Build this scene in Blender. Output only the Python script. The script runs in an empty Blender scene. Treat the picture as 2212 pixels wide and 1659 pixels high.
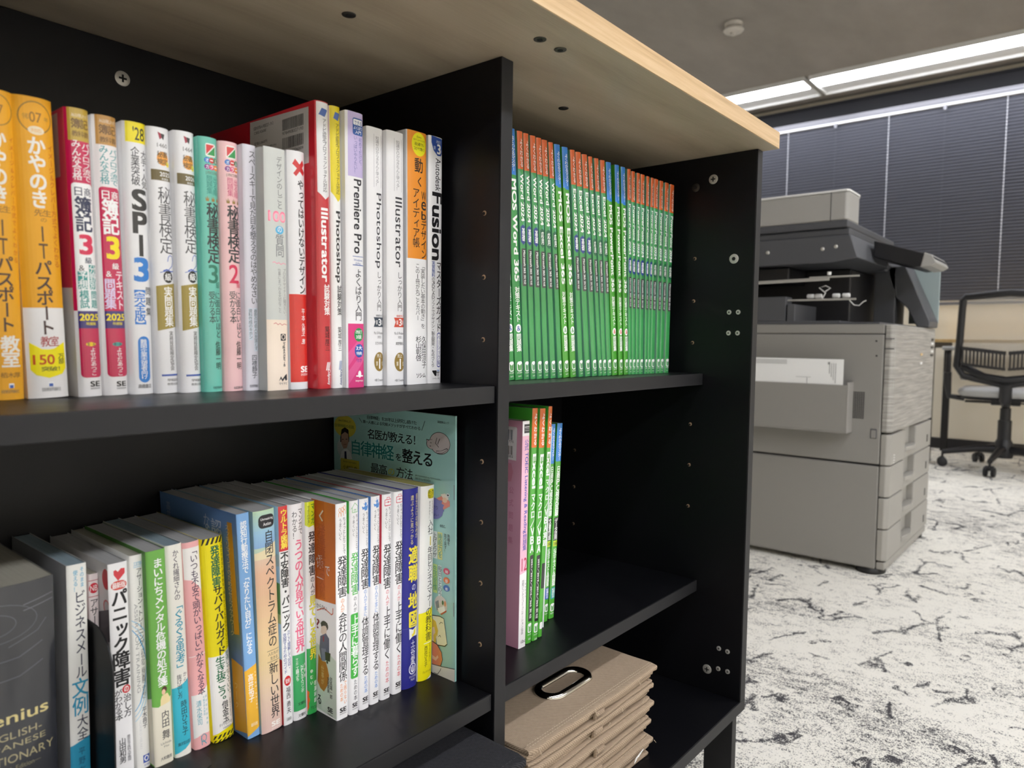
import bpy, bmesh, math, random
import numpy as np
from mathutils import Vector, Matrix, geometry
random.seed(5); rng = np.random.default_rng(5)
SC = bpy.context.scene
COL = SC.collection

# ------------------------------------------------------------------ camera
CAM = Vector((-0.5563, -0.4826, -0.2820))
YAW, PITCH, ROLL = 0.8790, -0.0595, 0.0129
fw = Vector((math.sin(YAW)*math.cos(PITCH), math.cos(YAW)*math.cos(PITCH), math.sin(PITCH)))
rt = Vector((math.cos(YAW), -math.sin(YAW), 0)); up = rt.cross(fw)
c_, s_ = math.cos(ROLL), math.sin(ROLL)
rt2 = c_*rt + s_*up; up2 = -s_*rt + c_*up
cd = bpy.data.cameras.new('camera'); cam = bpy.data.objects.new('camera', cd); COL.objects.link(cam)
m3 = Matrix((rt2, up2, -fw)).transposed()
cam.matrix_world = Matrix.Translation(CAM) @ m3.to_4x4()
cd.sensor_fit = 'HORIZONTAL'; cd.sensor_width = 36; cd.lens = 25.406
cd.clip_start = .01; cd.clip_end = 60
cd.dof.use_dof = True; cd.dof.focus_distance = 0.85; cd.dof.aperture_fstop = 7.5
SC.camera = cam
# ------------------------------------------------------------------ world + exposure
W = bpy.data.worlds.new('room_air'); SC.world = W; W.use_nodes = True
W.node_tree.nodes['Background'].inputs[0].default_value = (.9, .93, 1, 1)
W.node_tree.nodes['Background'].inputs[1].default_value = .05
vs = SC.view_settings
vs.view_transform = 'Standard'; vs.look = 'None'; vs.gamma = 1; vs.use_curve_mapping = False
vs.exposure = 0.0
LAMP = 20.0          # strength of the ceiling tubes
SC.cycles.max_bounces = 6; SC.cycles.diffuse_bounces = 4; SC.cycles.glossy_bounces = 3
SC.cycles.adaptive_threshold = .04
SC.cycles.use_denoising = True
SC.cycles.sample_clamp_indirect = 6

# ------------------------------------------------------------------ dimensions (metres)
Z1, Z2, Z3 = -0.328, -0.651, -0.8231      # tops of the boards
ST, D, BW = 0.0177, 0.2657, 0.4862        # board thickness, depth, bay width
FL, CEIL, XW = -0.99, 1.55, 5.205

# ------------------------------------------------------------------ colours and materials
def lin(h):
    r = []
    for i in (0, 2, 4):
        c = int(h[i:i+2], 16)/255
        r.append(c/12.92 if c <= .04045 else ((c+.055)/1.055)**2.4)
    return r
def newmat(name, col, rough=.5, metal=0., spec=.5, emit=None, es=0.):
    m = bpy.data.materials.new(name); m.use_nodes = True
    b = m.node_tree.nodes['Principled BSDF']
    if isinstance(col, str): col = lin(col)
    b.inputs['Base Color'].default_value = (*col, 1)
    b.inputs['Roughness'].default_value = rough; b.inputs['Metallic'].default_value = metal
    b.inputs['Specular IOR Level'].default_value = spec
    if emit:
        b.inputs['Emission Color'].default_value = (*lin(emit), 1); b.inputs['Emission Strength'].default_value = es
    return m
class NT:
    def __init__(s, m): s.t = m.node_tree; s.n = s.t.nodes; s.b = s.n['Principled BSDF']
    def add(s, typ, **kw):
        n = s.n.new(typ)
        for k, v in kw.items():
            if k in n.inputs: n.inputs[k].default_value = v
            else: setattr(n, k, v)
        return n
    def ln(s, a, b): s.t.links.new(a, b)
    def coord(s, scale, out='Object'):
        tc = s.add('ShaderNodeTexCoord'); mp = s.add('ShaderNodeMapping'); mp.inputs['Scale'].default_value = scale
        s.ln(tc.outputs[out], mp.inputs[0]); return mp.outputs[0]
    def noise(s, vec, scale, detail=3, rough=.5, dist=0.):
        n = s.add('ShaderNodeTexNoise'); n.inputs['Scale'].default_value = scale; n.inputs['Detail'].default_value = detail
        n.inputs['Roughness'].default_value = rough; n.inputs['Distortion'].default_value = dist
        s.ln(vec, n.inputs['Vector']); return n.outputs['Fac']
    def ramp(s, fac, stops):
        r = s.add('ShaderNodeValToRGB'); e = r.color_ramp.elements
        while len(e) < len(stops): e.new(.5)
        for el, (p, c) in zip(e, stops):
            el.position = p; el.color = (*(lin(c) if isinstance(c, str) else (c, c, c)), 1)
        s.ln(fac, r.inputs[0]); return r.outputs[0]
    def math(s, op, a, b=None):
        n = s.add('ShaderNodeMath', operation=op)
        for i, q in enumerate((a, b)):
            if q is None: continue
            if isinstance(q, (int, float)): n.inputs[i].default_value = q
            else: s.ln(q, n.inputs[i])
        return n.outputs[0]
    def bump(s, h, strength, dist=.001):
        b = s.add('ShaderNodeBump'); b.inputs['Strength'].default_value = strength; b.inputs['Distance'].default_value = dist
        s.ln(h, b.inputs['Height']); s.ln(b.outputs[0], s.b.inputs['Normal'])

def paper_stock(name, rough, coat):
    m = newmat(name, (.8, .8, .8), rough); t = NT(m)
    a = t.add('ShaderNodeVertexColor', layer_name='Col'); t.ln(a.outputs[0], t.b.inputs['Base Color'])
    t.b.inputs['Coat Weight'].default_value = coat; t.b.inputs['Coat Roughness'].default_value = .1
    t.bump(t.noise(t.coord((1, 1, .25)), 60, 2), .05, .002)
    return m
M = {}
M['gloss'] = paper_stock('laminated_cover', .34, .8)
M['matt'] = paper_stock('matt_cover', .5, .0)
m = M['page'] = newmat('page_edges', 'CFCECB', .8); t = NT(m)
n1 = t.noise(t.coord((1500, 5, 5)), 1, 3); t.ln(t.ramp(n1, [(.25, 'BDBCBA'), (.75, 'DDDCDA')]), t.b.inputs['Base Color']); t.bump(n1, .25, .0006)
m = M['page_cream'] = newmat('cream_page_edges', 'C9C5B4', .8); t = NT(m)
n1 = t.noise(t.coord((1500, 5, 5)), 1, 3); t.ln(t.ramp(n1, [(.25, 'BDB8A6'), (.75, 'D8D3C2')]), t.b.inputs['Base Color'])
m = M['page_blue'] = newmat('blue_page_edges', 'A6BCC4', .8); t = NT(m)
n1 = t.noise(t.coord((1500, 5, 5)), 1, 3); t.ln(t.ramp(n1, [(.3, '92A8B2'), (.7, 'B4C8D0')]), t.b.inputs['Base Color'])
M['page_yellow'] = newmat('yellow_page_edges', 'C6BC72', .8)
m = M['black'] = newmat('black_melamine', (.0036, .0036, .0048), .4, spec=.3); t = NT(m)
t.bump(t.noise(t.coord((1, 1, 1)), 900, 2), .1, .0004)
sc1 = t.noise(t.coord((1, 1, 1)), 7, 5, .65)
t.ln(t.ramp(sc1, [(.35, .34), (.7, .46)]), t.b.inputs['Roughness'])
m = M['edge'] = newmat('lit_black_melamine', (.0155, .0155, .017), .5, spec=.3); t = NT(m)  # same melamine made lighter: light on the front edges put into the colour
t.bump(t.noise(t.coord((1, 1, 1)), 1500, 2), .1, .0004)
def wood(name, dark, mid, light, sc):
    m = newmat(name, mid, .45); t = NT(m)
    co = t.coord(sc)
    a = t.noise(co, 3.0, 6, .6, .6)
    wv = t.add('ShaderNodeTexWave', wave_type='BANDS', bands_direction='Y'); wv.inputs['Scale'].default_value = .8
    wv.inputs['Distortion'].default_value = 9; wv.inputs['Detail'].default_value = 3; wv.inputs['Detail Scale'].default_value = .55; t.ln(co, wv.inputs[0])
    fine = t.noise(t.coord((12, 900, 300)), 1, 3)
    mx = t.math('ADD', t.math('MULTIPLY', a, .66), t.math('ADD', t.math('MULTIPLY', wv.outputs[1], .10), t.math('MULTIPLY', fine, .28)))
    t.ln(t.ramp(mx, [(.32, dark), (.52, mid), (.72, light)]), t.b.inputs['Base Color'])
    t.bump(fine, .12, .0003); return m
M['wood'] = wood('oak_laminate', '978873', 'A89A84', 'B5A892', (1.3, 7, 7))
M['woodedge'] = wood('oak_edge_band', 'AE8F64', 'C4A478', 'D2B58C', (2.2, 40, 60))
M['desk'] = wood('light_desk_top', 'C8A468', 'D8B880', 'E2C690', (2, 9, 9))
M['steel'] = newmat('brushed_screw_steel', 'C4C2BC', .45, .6)
M['darkmetal'] = newmat('dark_bolt_metal', '4A4844', .45, .8)
M['hole'] = newmat('raw_board_in_hole', 'A08468', .8)
M['hollow'] = newmat('dark_recess', (.004, .004, .004), .8)
M['chrome'] = newmat('polished_chrome', 'D8D6D0', .09, 1.)
def weave(name, c0, c1, s, b=.45):
    m = newmat(name, c1, .9, spec=.2); t = NT(m)
    co = t.coord((1, 1, 1))
    w1 = t.add('ShaderNodeTexWave', wave_type='BANDS', bands_direction='X'); w1.inputs['Scale'].default_value = s; w1.inputs['Distortion'].default_value = .6
    w1.inputs['Detail'].default_value = 1; t.ln(co, w1.inputs[0])
    w2 = t.add('ShaderNodeTexWave', wave_type='BANDS', bands_direction='DIAGONAL'); w2.inputs['Scale'].default_value = s*.8; w2.inputs['Distortion'].default_value = .6
    t.ln(co, w2.inputs[0])
    k = t.math('MULTIPLY', t.math('ADD', w1.outputs[1], w2.outputs[1]), .5)
    k = t.math('ADD', t.math('MULTIPLY', k, .75), t.math('MULTIPLY', t.noise(co, 300, 3), .3))
    t.ln(t.ramp(k, [(.2, c0), (.75, c1)]), t.b.inputs['Base Color']); t.bump(k, b, .0006); return m
M['beige'] = weave('beige_canvas', '84725F', 'B7A38C', 230)
M['beige2'] = weave('beige_canvas_side', '8A7866', 'A8957F', 230)
M['blackcloth'] = weave('black_canvas', '0A0A0B', '3E3E42', 230)
M['thread'] = newmat('beige_thread', 'C9B9A0', .8)
M['print_grey'] = newmat('printer_grey_plastic', '8F8C87', .55)
M['print_front'] = newmat('printer_front_plastic', '9C9992', .5)
m = M['print_lines'] = newmat('printer_ribbed_front', 'A09D96', .5); t = NT(m)
nz = t.noise(t.coord((2, 2, 46)), 3, 2, .5, .4); t.bump(nz, .9, .004); t.ln(t.ramp(nz, [(.35, '8E8B85'), (.65, 'ACA9A2')]), t.b.inputs['Base Color'])
M['print_dark'] = newmat('printer_charcoal_plastic', '4D4E52', .45)
M['print_black'] = newmat('printer_inner_black', '16161A', .4)
M['print_adf'] = newmat('printer_feeder_plastic', 'A09E99', .5)
M['rubber'] = newmat('black_rubber', '141416', .5)
M['white'] = newmat('white_plastic', 'E8E8E6', .45)
M['paper'] = newmat('white_copy_paper', 'F2F2F0', .7)
M['inkgrey'] = newmat('grey_print_ink', '9A9A98', .8)
M['chairblack'] = newmat('black_chair_plastic', '1C1C1F', .45)
M['chairgrey'] = newmat('grey_seat_leatherette', 'A9A9A7', .55)
m = M['mesh'] = newmat('grey_chair_mesh', 'B8B6B0', .8); t = NT(m)
t.b.inputs['Alpha'].default_value = .42
M['slat'] = newmat('charcoal_blind_slat', '52545E', .35, .0, .5)
M['rail'] = newmat('silver_blind_rail', '7E7E84', .35, .6)
M['railwhite'] = newmat('white_blind_rail', 'EDEFF5', .4)
M['fascia'] = newmat('dark_window_fascia', (.006, .006, .008), .6, spec=.2)
M['cord'] = newmat('pale_ladder_cord', 'D4D6DE', .5)
M['ceil'] = newmat('ceiling_board', '948E88', .9); t = NT(M['ceil'])
t.ln(t.ramp(t.noise(t.coord((1, 2.2, 1)), 2.2, 5, .6), [(.3, '908A84'), (.7, '9D9791')]), t.b.inputs['Base Color'])
M['wall'] = newmat('cream_wallpaper', 'EFE8D8', .85); t = NT(M['wall'])
t.bump(t.noise(t.coord((1, 1, 1)), 60, 4), .3, .003)
M['skirt'] = newmat('dark_skirting', '26262A', .5)
M['teal'] = newmat('pale_teal_plastic', '9AA8A8', .5)
M['trough'] = newmat('white_light_trough', 'E4E4E2', .5)
M['tube'] = newmat('lit_tube_diffuser', 'FFFFFF', .5, emit='F6F8FF', es=LAMP)
M['detector'] = newmat('ivory_detector_plastic', 'C9C4BC', .5)
# carpet: cream pile, fuzzy charcoal dashes and speckle
m = M['carpet'] = newmat('cream_carpet_tile', 'E6E1D4', .95, spec=.1); t = NT(m)
P0 = t.coord((1, 1, 1))
pile = t.noise(P0, 340, 2, .8)
mid = t.noise(t.coord((1, .55, 1)), 55, 4, .75)
big = t.noise(t.coord((1, .6, 1)), 3.6, 4, .6, .4)
def cracks(sx, sy, ang, scale, w, dist):
    tc = t.add('ShaderNodeTexCoord'); mp = t.add('ShaderNodeMapping'); mp.inputs['Scale'].default_value = (sx, sy, 1); mp.inputs['Rotation'].default_value = (0, 0, ang)
    t.ln(tc.outputs['Object'], mp.inputs[0])
    nn = t.add('ShaderNodeTexNoise'); nn.inputs['Scale'].default_value = dist; nn.inputs['Detail'].default_value = 4; t.ln(mp.outputs[0], nn.inputs['Vector'])
    mixv = t.add('ShaderNodeMix', data_type='VECTOR'); mixv.inputs[0].default_value = .10
    t.ln(mp.outputs[0], mixv.inputs[4]); t.ln(nn.outputs['Color'], mixv.inputs[5])
    v = t.add('ShaderNodeTexVoronoi', feature='DISTANCE_TO_EDGE'); v.inputs['Scale'].default_value = scale; t.ln(mixv.outputs[1], v.inputs['Vector'])
    return t.math('SUBTRACT', 1., t.math('DIVIDE', v.outputs['Distance'], w))
g1 = cracks(1, 2.2, .35, 3.6, .045, 9)
g2 = cracks(1, 1.2, -.9, 5.5, .05, 12)
gate1 = t.math('GREATER_THAN', t.noise(P0, 5, 3), .54); gate2 = t.math('GREATER_THAN', t.noise(P0, 7, 3, .5, .5), .57)
line = t.math('MAXIMUM', t.math('MULTIPLY', t.math('MAXIMUM', g1, 0.), gate1), t.math('MULTIPLY', t.math('MAXIMUM', g2, 0.), gate2))
den = t.math('ADD', .5, t.math('MULTIPLY', t.math('SUBTRACT', pile, .5), 2.5))
den = t.math('ADD', den, t.math('MULTIPLY', t.math('SUBTRACT', big, .5), 1.3))
den = t.math('ADD', den, t.math('MULTIPLY', t.math('SUBTRACT', mid, .5), 1.7))
den = t.math('ADD', den, t.math('MULTIPLY', line, .6))
t.ln(t.ramp(den, [(.66, 'F6F3E9'), (.76, 'A3A19C'), (.98, '4E4D50')]), t.b.inputs['Base Color'])
t.bump(pile, .5, .004)

# ------------------------------------------------------------------ mesh helpers
class MB:
    def __init__(s): s.v = []; s.f = []; s.c = []; s.mi = []
    def add(s, vs, fs, col=None, mi=0):
        o = len(s.v); s.v += [tuple(p) for p in vs]
        for f in fs: s.f.append([o+i for i in f]); s.c.append(col); s.mi.append(mi)
    def box(s, x0, x1, y0, y1, z0, z1, col=None, mi=0):
        s.add([(x, y, z) for x in (x0, x1) for y in (y0, y1) for z in (z0, z1)],
              [(0, 1, 3, 2), (4, 6, 7, 5), (0, 4, 5, 1), (2, 3, 7, 6), (0, 2, 6, 4), (1, 5, 7, 3)], col, mi)
    def prism(s, pts, a, b, axis='z', col=None, mi=0):
        mk = {'z': lambda p, h: (p[0], p[1], h), 'y': lambda p, h: (p[0], h, p[1]), 'x': lambda p, h: (h, p[0], p[1])}[axis]
        n = len(pts)
        s.add([mk(p, a) for p in pts]+[mk(p, b) for p in pts], [list(range(n))[::-1], [n+i for i in range(n)]]+[(i, (i+1) % n, n+(i+1) % n, n+i) for i in range(n)], col, mi)
    def tube(s, path, r, n=8, col=None, mi=0, cap=True):
        P = [Vector(p) for p in path]; R = r if isinstance(r, (list, tuple)) else [r]*len(P)
        vs = []; pu = None
        for i, p in enumerate(P):
            d = (P[min(i+1, len(P)-1)]-P[max(i-1, 0)]).normalized()
            a = pu if pu else (Vector((0, 0, 1)) if abs(d.z) < .9 else Vector((1, 0, 0)))
            x = a.cross(d).normalized() if a.cross(d).length > 1e-5 else Vector((1, 0, 0)); y = d.cross(x).normalized(); pu = y
            for k in range(n):
                t_ = 2*math.pi*k/n; vs.append(p+R[i]*(math.cos(t_)*x+math.sin(t_)*y))
        fs = [(i*n+k, i*n+(k+1) % n, (i+1)*n+(k+1) % n, (i+1)*n+k) for i in range(len(P)-1) for k in range(n)]
        if cap: fs += [list(range(n))[::-1], [(len(P)-1)*n+k for k in range(n)]]
        s.add(vs, fs, col, mi)
    def lathe(s, prof, n=24, axis='z', c=(0, 0, 0), col=None, mi=0):
        vs = []
        for r, h in prof:
            for k in range(n):
                t_ = 2*math.pi*k/n; a, b = r*math.cos(t_), r*math.sin(t_)
                q = {'z': (a, b, h), 'y': (a, h, b), 'x': (h, a, b)}[axis]; vs.append((q[0]+c[0], q[1]+c[1], q[2]+c[2]))
        fs = [(i*n+k, i*n+(k+1) % n, (i+1)*n+(k+1) % n, (i+1)*n+k) for i in range(len(prof)-1) for k in range(n)]
        fs += [list(range(n))[::-1], [(len(prof)-1)*n+k for k in range(n)]]
        s.add(vs, fs, col, mi)
    def mesh(s, name):
        me = bpy.data.meshes.new(name); me.from_pydata(s.v, [], s.f); me.update(); return me
    def build(s, name, mat, parent=None, bev=0., smooth=False, seg=2, loc=None):
        me = s.mesh(name)
        bm = bmesh.new(); bm.from_mesh(me); bmesh.ops.recalc_face_normals(bm, faces=bm.faces); bm.to_mesh(me); bm.free()
        for q in (mat if isinstance(mat, (list, tuple)) else [mat]): me.materials.append(M[q])
        for p, k in zip(me.polygons, s.mi): p.material_index = k
        if any(c is not None for c in s.c): setcol(me, [c or (1, 1, 1) for c in s.c])
        o = bpy.data.objects.new(name, me); COL.objects.link(o)
        if parent: o.parent = parent
        if loc: o.location = loc
        if bev:
            b = o.modifiers.new('bevel', 'BEVEL'); b.width = bev; b.segments = seg; b.limit_method = 'ANGLE'; b.angle_limit = math.radians(40)
        if smooth:
            for p in me.polygons: p.use_smooth = True
            if not bev: me.set_sharp_from_angle(angle=math.radians(50))
        return o
def setcol(me, cols):
    a = me.color_attributes.new('Col', 'FLOAT_COLOR', 'CORNER')
    lt = np.zeros(len(me.polygons), int); me.polygons.foreach_get('loop_total', lt)
    arr = np.repeat(np.c_[np.array(cols, float).reshape(-1, 3), np.ones(len(cols))], lt, axis=0).astype(np.float32)
    a.data.foreach_set('color', arr.ravel())
def thing(name, label, cat, loc=(0, 0, 0), group=None, rot=None):
    o = bpy.data.objects.new(name, None); COL.objects.link(o); o.location = loc; o.empty_display_size = .05
    if rot: o.rotation_euler = rot
    return tag(o, label, cat, group)
def tag(o, label, cat, group=None):
    o['label'] = label; o['category'] = cat
    if group: o['group'] = group
    return o
def struct(o): o['kind'] = 'structure'; return o
def inst(src, parent, loc, rot=None, name=None):
    o = src.copy(); COL.objects.link(o); o.parent = parent; o.location = loc
    if rot: o.rotation_euler = rot
    return o

# ------------------------------------------------------------------ 2-D print engine (lettering and flat graphics as thin coloured faces)
GL = {}
def glyph(ch):
    if ch in GL: return GL[ch]
    cu = bpy.data.curves.new('g', 'FONT'); cu.body = ch; cu.resolution_u = 2 if ord(ch) > 0x33ff else 4
    o = bpy.data.objects.new('g', cu); me = bpy.data.meshes.new_from_object(o)
    me.calc_loop_triangles()
    v = np.zeros(len(me.vertices)*3); me.vertices.foreach_get('co', v); v = v.reshape(-1, 3)[:, :2]
    t_ = np.zeros(len(me.loop_triangles)*3, int); me.loop_triangles.foreach_get('vertices', t_)
    T = v[t_].reshape(-1, 3, 2) if len(t_) else np.zeros((0, 3, 2))
    if len(T):
        b = T.reshape(-1, 2); adv = b[:, 0].max()+max(b[:, 0].min(), .02)
    else: adv = .3
    if ord(ch) > 0x2fff: adv = EM
    bpy.data.objects.remove(o); bpy.data.curves.remove(cu); bpy.data.meshes.remove(me)
    GL[ch] = (T, adv); return GL[ch]
EM = 1.0
_k, _ = glyph('国'); _b = _k.reshape(-1, 2)
EMX0, EMX1, EMY0, EMY1 = _b[:, 0].min(), _b[:, 0].max(), _b[:, 1].min(), _b[:, 1].max()
EM = (EMX1-EMX0)*1.09; EMC = np.array([(EMX0+EMX1)/2, (EMY0+EMY1)/2]); EMS = EM
GL.clear()
ROTV = set('ー「」【】［］[]()（）〈〉～-—…『』=')
SMALL = set('ぁぃぅぇぉっゃゅょァィゥェォッャュョ')
LEAN = set('SPIC')
def heavy(T, w, j):
    if w <= 0: return T
    return T+np.array(((1, .8), (-1, .8), (1, -.8), (-1, -.8))[j])*w*.0095*EM
def vtext(s, wt, j=0, cell=1.):
    """cells stacked downwards; returns tris in a box 0..1 x 0..n (y down); cell = height/width of one cell"""
    ky = min(1., 1.28/cell)
    out = []
    for i, ch in enumerate(s):
        T, adv = glyph(ch)
        if not len(T): continue
        if ord(ch) < 0x2000 and ch not in ROTV:
            b = T.reshape(-1, 2); lo, hi = b.min(0), b.max(0); wf = .16 if ch in 'I1!' else .86
            T = heavy(T, wt, j); T = (T-(lo+hi)/2)/np.maximum(hi-lo, 1e-4)*np.array([wf, .88])+.5
            T[..., 1] = 1-T[..., 1]
        else:
            if ch in '！':
                pass
            T = (heavy(T, wt, j)-EMC)/EMS
            if ch in ROTV: T = np.stack([T[..., 1], -T[..., 0]], -1)
            if ch in SMALL: T = T+np.array([.1, .08])
            if ch in '、。': T = T+np.array([.55, .5])
            if ch not in 'ー': T[..., 1] *= ky
            T = T+.5; T[..., 1] = 1-T[..., 1]
        T[..., 1] += i; out.append(T)
    return (np.concatenate(out) if out else np.zeros((0, 3, 2))), len(s)
def htext(s, wt, j=0):
    s = s.replace('&&', '\x01').replace('&', ' ') if len(s) > 1 else s
    s = s.replace('\x01', ' & ')
    out = []; ext = []; x = 0
    for ch in s:
        if ch == ' ': x += .28; continue
        T, adv = glyph(ch)
        if len(T): out.append(heavy(T, wt, j)+np.array([x, 0])); ext.append(heavy(T, 0, 0)+np.array([x, 0]))
        x += adv
    T = np.concatenate(out) if out else np.zeros((1, 3, 2))
    b = np.concatenate(ext).reshape(-1, 2) if ext else T.reshape(-1, 2); lo, hi = b.min(0)-wt*.007, b.max(0)+wt*.007
    T = (T-lo)/np.maximum(hi-lo, 1e-4); T[..., 1] = 1-T[..., 1]
    return T
def poly(pts):
    P = [Vector((p[0], p[1], 0)) for p in pts]
    t_ = geometry.tessellate_polygon([P])
    return np.array([[pts[i] for i in tri] for tri in t_], float).reshape(-1, 3, 2)
def rrect(u0, u1, v0, v1, r, asp):
    if r <= 0: return [(u0, v0), (u1, v0), (u1, v1), (u0, v1)]
    ru = min(r, (u1-u0)/2); rv = min(r*asp, (v1-v0)/2); P = []
    for cx, cy, a0 in ((u1-ru, v0+rv, -90), (u1-ru, v1-rv, 0), (u0+ru, v1-rv, 90), (u0+ru, v0+rv, 180)):
        for k in range(5):
            a = math.radians(a0+22.5*k); P.append((cx+ru*math.cos(a), cy+rv*math.sin(a)))
    return P
def layers(txt, asp):
    """asp = width/height of the printed face. yields (tris in uv, colour, lift)"""
    res = []
    for k, ln in enumerate(txt.strip().split('\n')):
        a = ln.split(); kd = a[0]; F = lambda i: float(a[i])
        if kd in 'VHR':
            u0, u1, v0, v1 = F(2), F(3), F(4), F(5); c = lin(a[6]); w = float(a[7]) if len(a) > 7 else 0
            for j in range(4 if w > 0 else 1):
                if kd == 'V':
                    cell = (v1-v0)/len(a[1])/((u1-u0)*asp)
                    T, n = vtext(a[1], w, j, cell); T = T*np.array([u1-u0, (v1-v0)/n])+np.array([u0, v0])
                elif kd == 'H': T = htext(a[1], w, j)*np.array([u1-u0, v1-v0])+np.array([u0, v0])
                else:
                    T = htext(a[1], w, j); T = np.stack([u1-T[..., 1]*(u1-u0), v0+T[..., 0]*(v1-v0)], -1)
                res.append((T, c, .05+.008*k+.0018*j))
            continue
        if kd == 'b': T = poly(rrect(F(1), F(2), F(3), F(4), float(a[6]) if len(a) > 6 else 0, asp)); c = lin(a[5])
        elif kd == 'g':
            c0, c1 = np.array(lin(a[5])), np.array(lin(a[6]))
            for j in range(8):
                p, q = F(3)+(F(4)-F(3))*j/8, F(3)+(F(4)-F(3))*(j+1)/8
                res.append((poly([(F(1), p), (F(2), p), (F(2), q), (F(1), q)]), list(c0+(c1-c0)*(j+.5)/8), .03+.008*k))
            continue
        elif kd == 'B':
            n = int(a[6]); r_ = random.Random(n); Ts = []; x = 0; seq = []
            while len(seq) < n: seq.append((x, r_.choice((1, 1, 2, 3)))); x += seq[-1][1]+r_.choice((1, 1, 2))
            for q, wd in seq:
                s0 = F(1)+(F(2)-F(1))*q/x; s1 = F(1)+(F(2)-F(1))*(q+wd)/x; Ts.append(poly([(s0, F(3)), (s1, F(3)), (s1, F(4)), (s0, F(4))]))
            T = np.concatenate(Ts); c = lin(a[5])
        elif kd == 'e':
            T = poly([(F(1)+F(3)*math.cos(t_*math.pi/14), F(2)+F(4)*math.sin(t_*math.pi/14)) for t_ in range(28)]); c = lin(a[5])
        elif kd == 'o':
            w = F(6)/2; N = 28; Ts = []
            for t_ in range(N):
                q = []
                for tt, sg in ((t_, 1), (t_+1, 1), (t_+1, -1), (t_, -1)):
                    an = 2*math.pi*tt/N; q.append((F(1)+(F(3)+sg*w)*math.cos(an), F(2)+(F(4)+sg*w*asp)*math.sin(an)))
                Ts.append(poly(q))
            T = np.concatenate(Ts); c = lin(a[5])
        elif kd == 'p': T = poly([tuple(map(float, p.split(','))) for p in a[2:]]); c = lin(a[1])
        elif kd == 'l':
            P = [np.array(list(map(float, p.split(',')))) for p in a[3:]]; w = F(2)/2; Ts = []
            for p, q in zip(P, P[1:]):
                d = (q-p)*np.array([1, 1/asp]); L = np.hypot(*d)
                if L < 1e-6: continue
                nn = np.array([-d[1], d[0]])/L*w*np.array([1, asp]); e = (q-p)/L*w*.6
                Ts.append(np.array([[p-e+nn, q+e+nn, q+e-nn], [p-e+nn, q+e-nn, p-e-nn]]))
            for j, T in enumerate(Ts): res.append((T, lin(a[1]), .03+.008*k+.0009*j))
            continue
        res.append((T, c, .03+.008*k))
    return res
def cut(T, lines):
    """slice triangles along the vertical lines u = c, so that every piece lies on one flat facet"""
    for c in lines:
        m_ = (T[..., 0].min(1) < c-1e-5) & (T[..., 0].max(1) > c+1e-5)
        if not m_.any(): continue
        B = T[m_]; o = np.argsort(B[..., 0], 1); B = np.take_along_axis(B, o[..., None], 1)
        p, q, r = B[:, 0], B[:, 1], B[:, 2]
        at = lambda a, b: a+(b-a)*((c-a[:, :1])/(b[:, :1]-a[:, :1]+1e-12))
        x = at(p, r); lo = q[:, 0] < c
        y = np.where(lo[:, None], at(q, r), at(p, q)); y = np.where((np.abs(q[:, 0]-c) < 1e-9)[:, None], q, y)
        t1 = np.stack([p, np.where(lo[:, None], q, y), x], 1)
        t2 = np.where(lo[:, None, None], np.stack([q, y, x], 1), np.stack([y, q, x], 1))
        t3 = np.where(lo[:, None, None], np.stack([x, y, r], 1), np.stack([x, q, r], 1))
        T = np.concatenate([T[~m_], t1, t2, t3])
    return T
def print_mesh(name, txt, w, h, mapf, lines, out):
    V = []; C = []
    for T, c, lift in layers(txt, w/h):
        T = np.clip(T, 0, 1)
        ar = np.abs((T[:, 1, 0]-T[:, 0, 0])*(T[:, 2, 1]-T[:, 0, 1])-(T[:, 2, 0]-T[:, 0, 0])*(T[:, 1, 1]-T[:, 0, 1]))
        T = T[ar > 1e-9]
        if not len(T): continue
        if len(lines): T = cut(T, lines)
        V.append(mapf(T.reshape(-1, 2), lift*.001)); C += [c]*len(T)
    V = np.concatenate(V).reshape(-1, 3, 3)
    nr = np.cross(V[:, 1]-V[:, 0], V[:, 2]-V[:, 0]); fl = nr @ np.array(out) < 0
    V[fl] = V[fl][:, ::-1]; V = V.reshape(-1, 3); n = len(V)//3
    me = bpy.data.meshes.new(name)
    me.vertices.add(n*3); me.loops.add(n*3); me.polygons.add(n)
    me.vertices.foreach_set('co', V.astype(np.float32).ravel())
    me.loops.foreach_set('vertex_index', np.arange(n*3, dtype=np.int32))
    me.polygons.foreach_set('loop_start', np.arange(0, n*3, 3, dtype=np.int32))
    me.polygons.foreach_set('loop_total', np.full(n, 3, dtype=np.int32))
    me.update(calc_edges=True); setcol(me, C)
    return me

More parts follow.
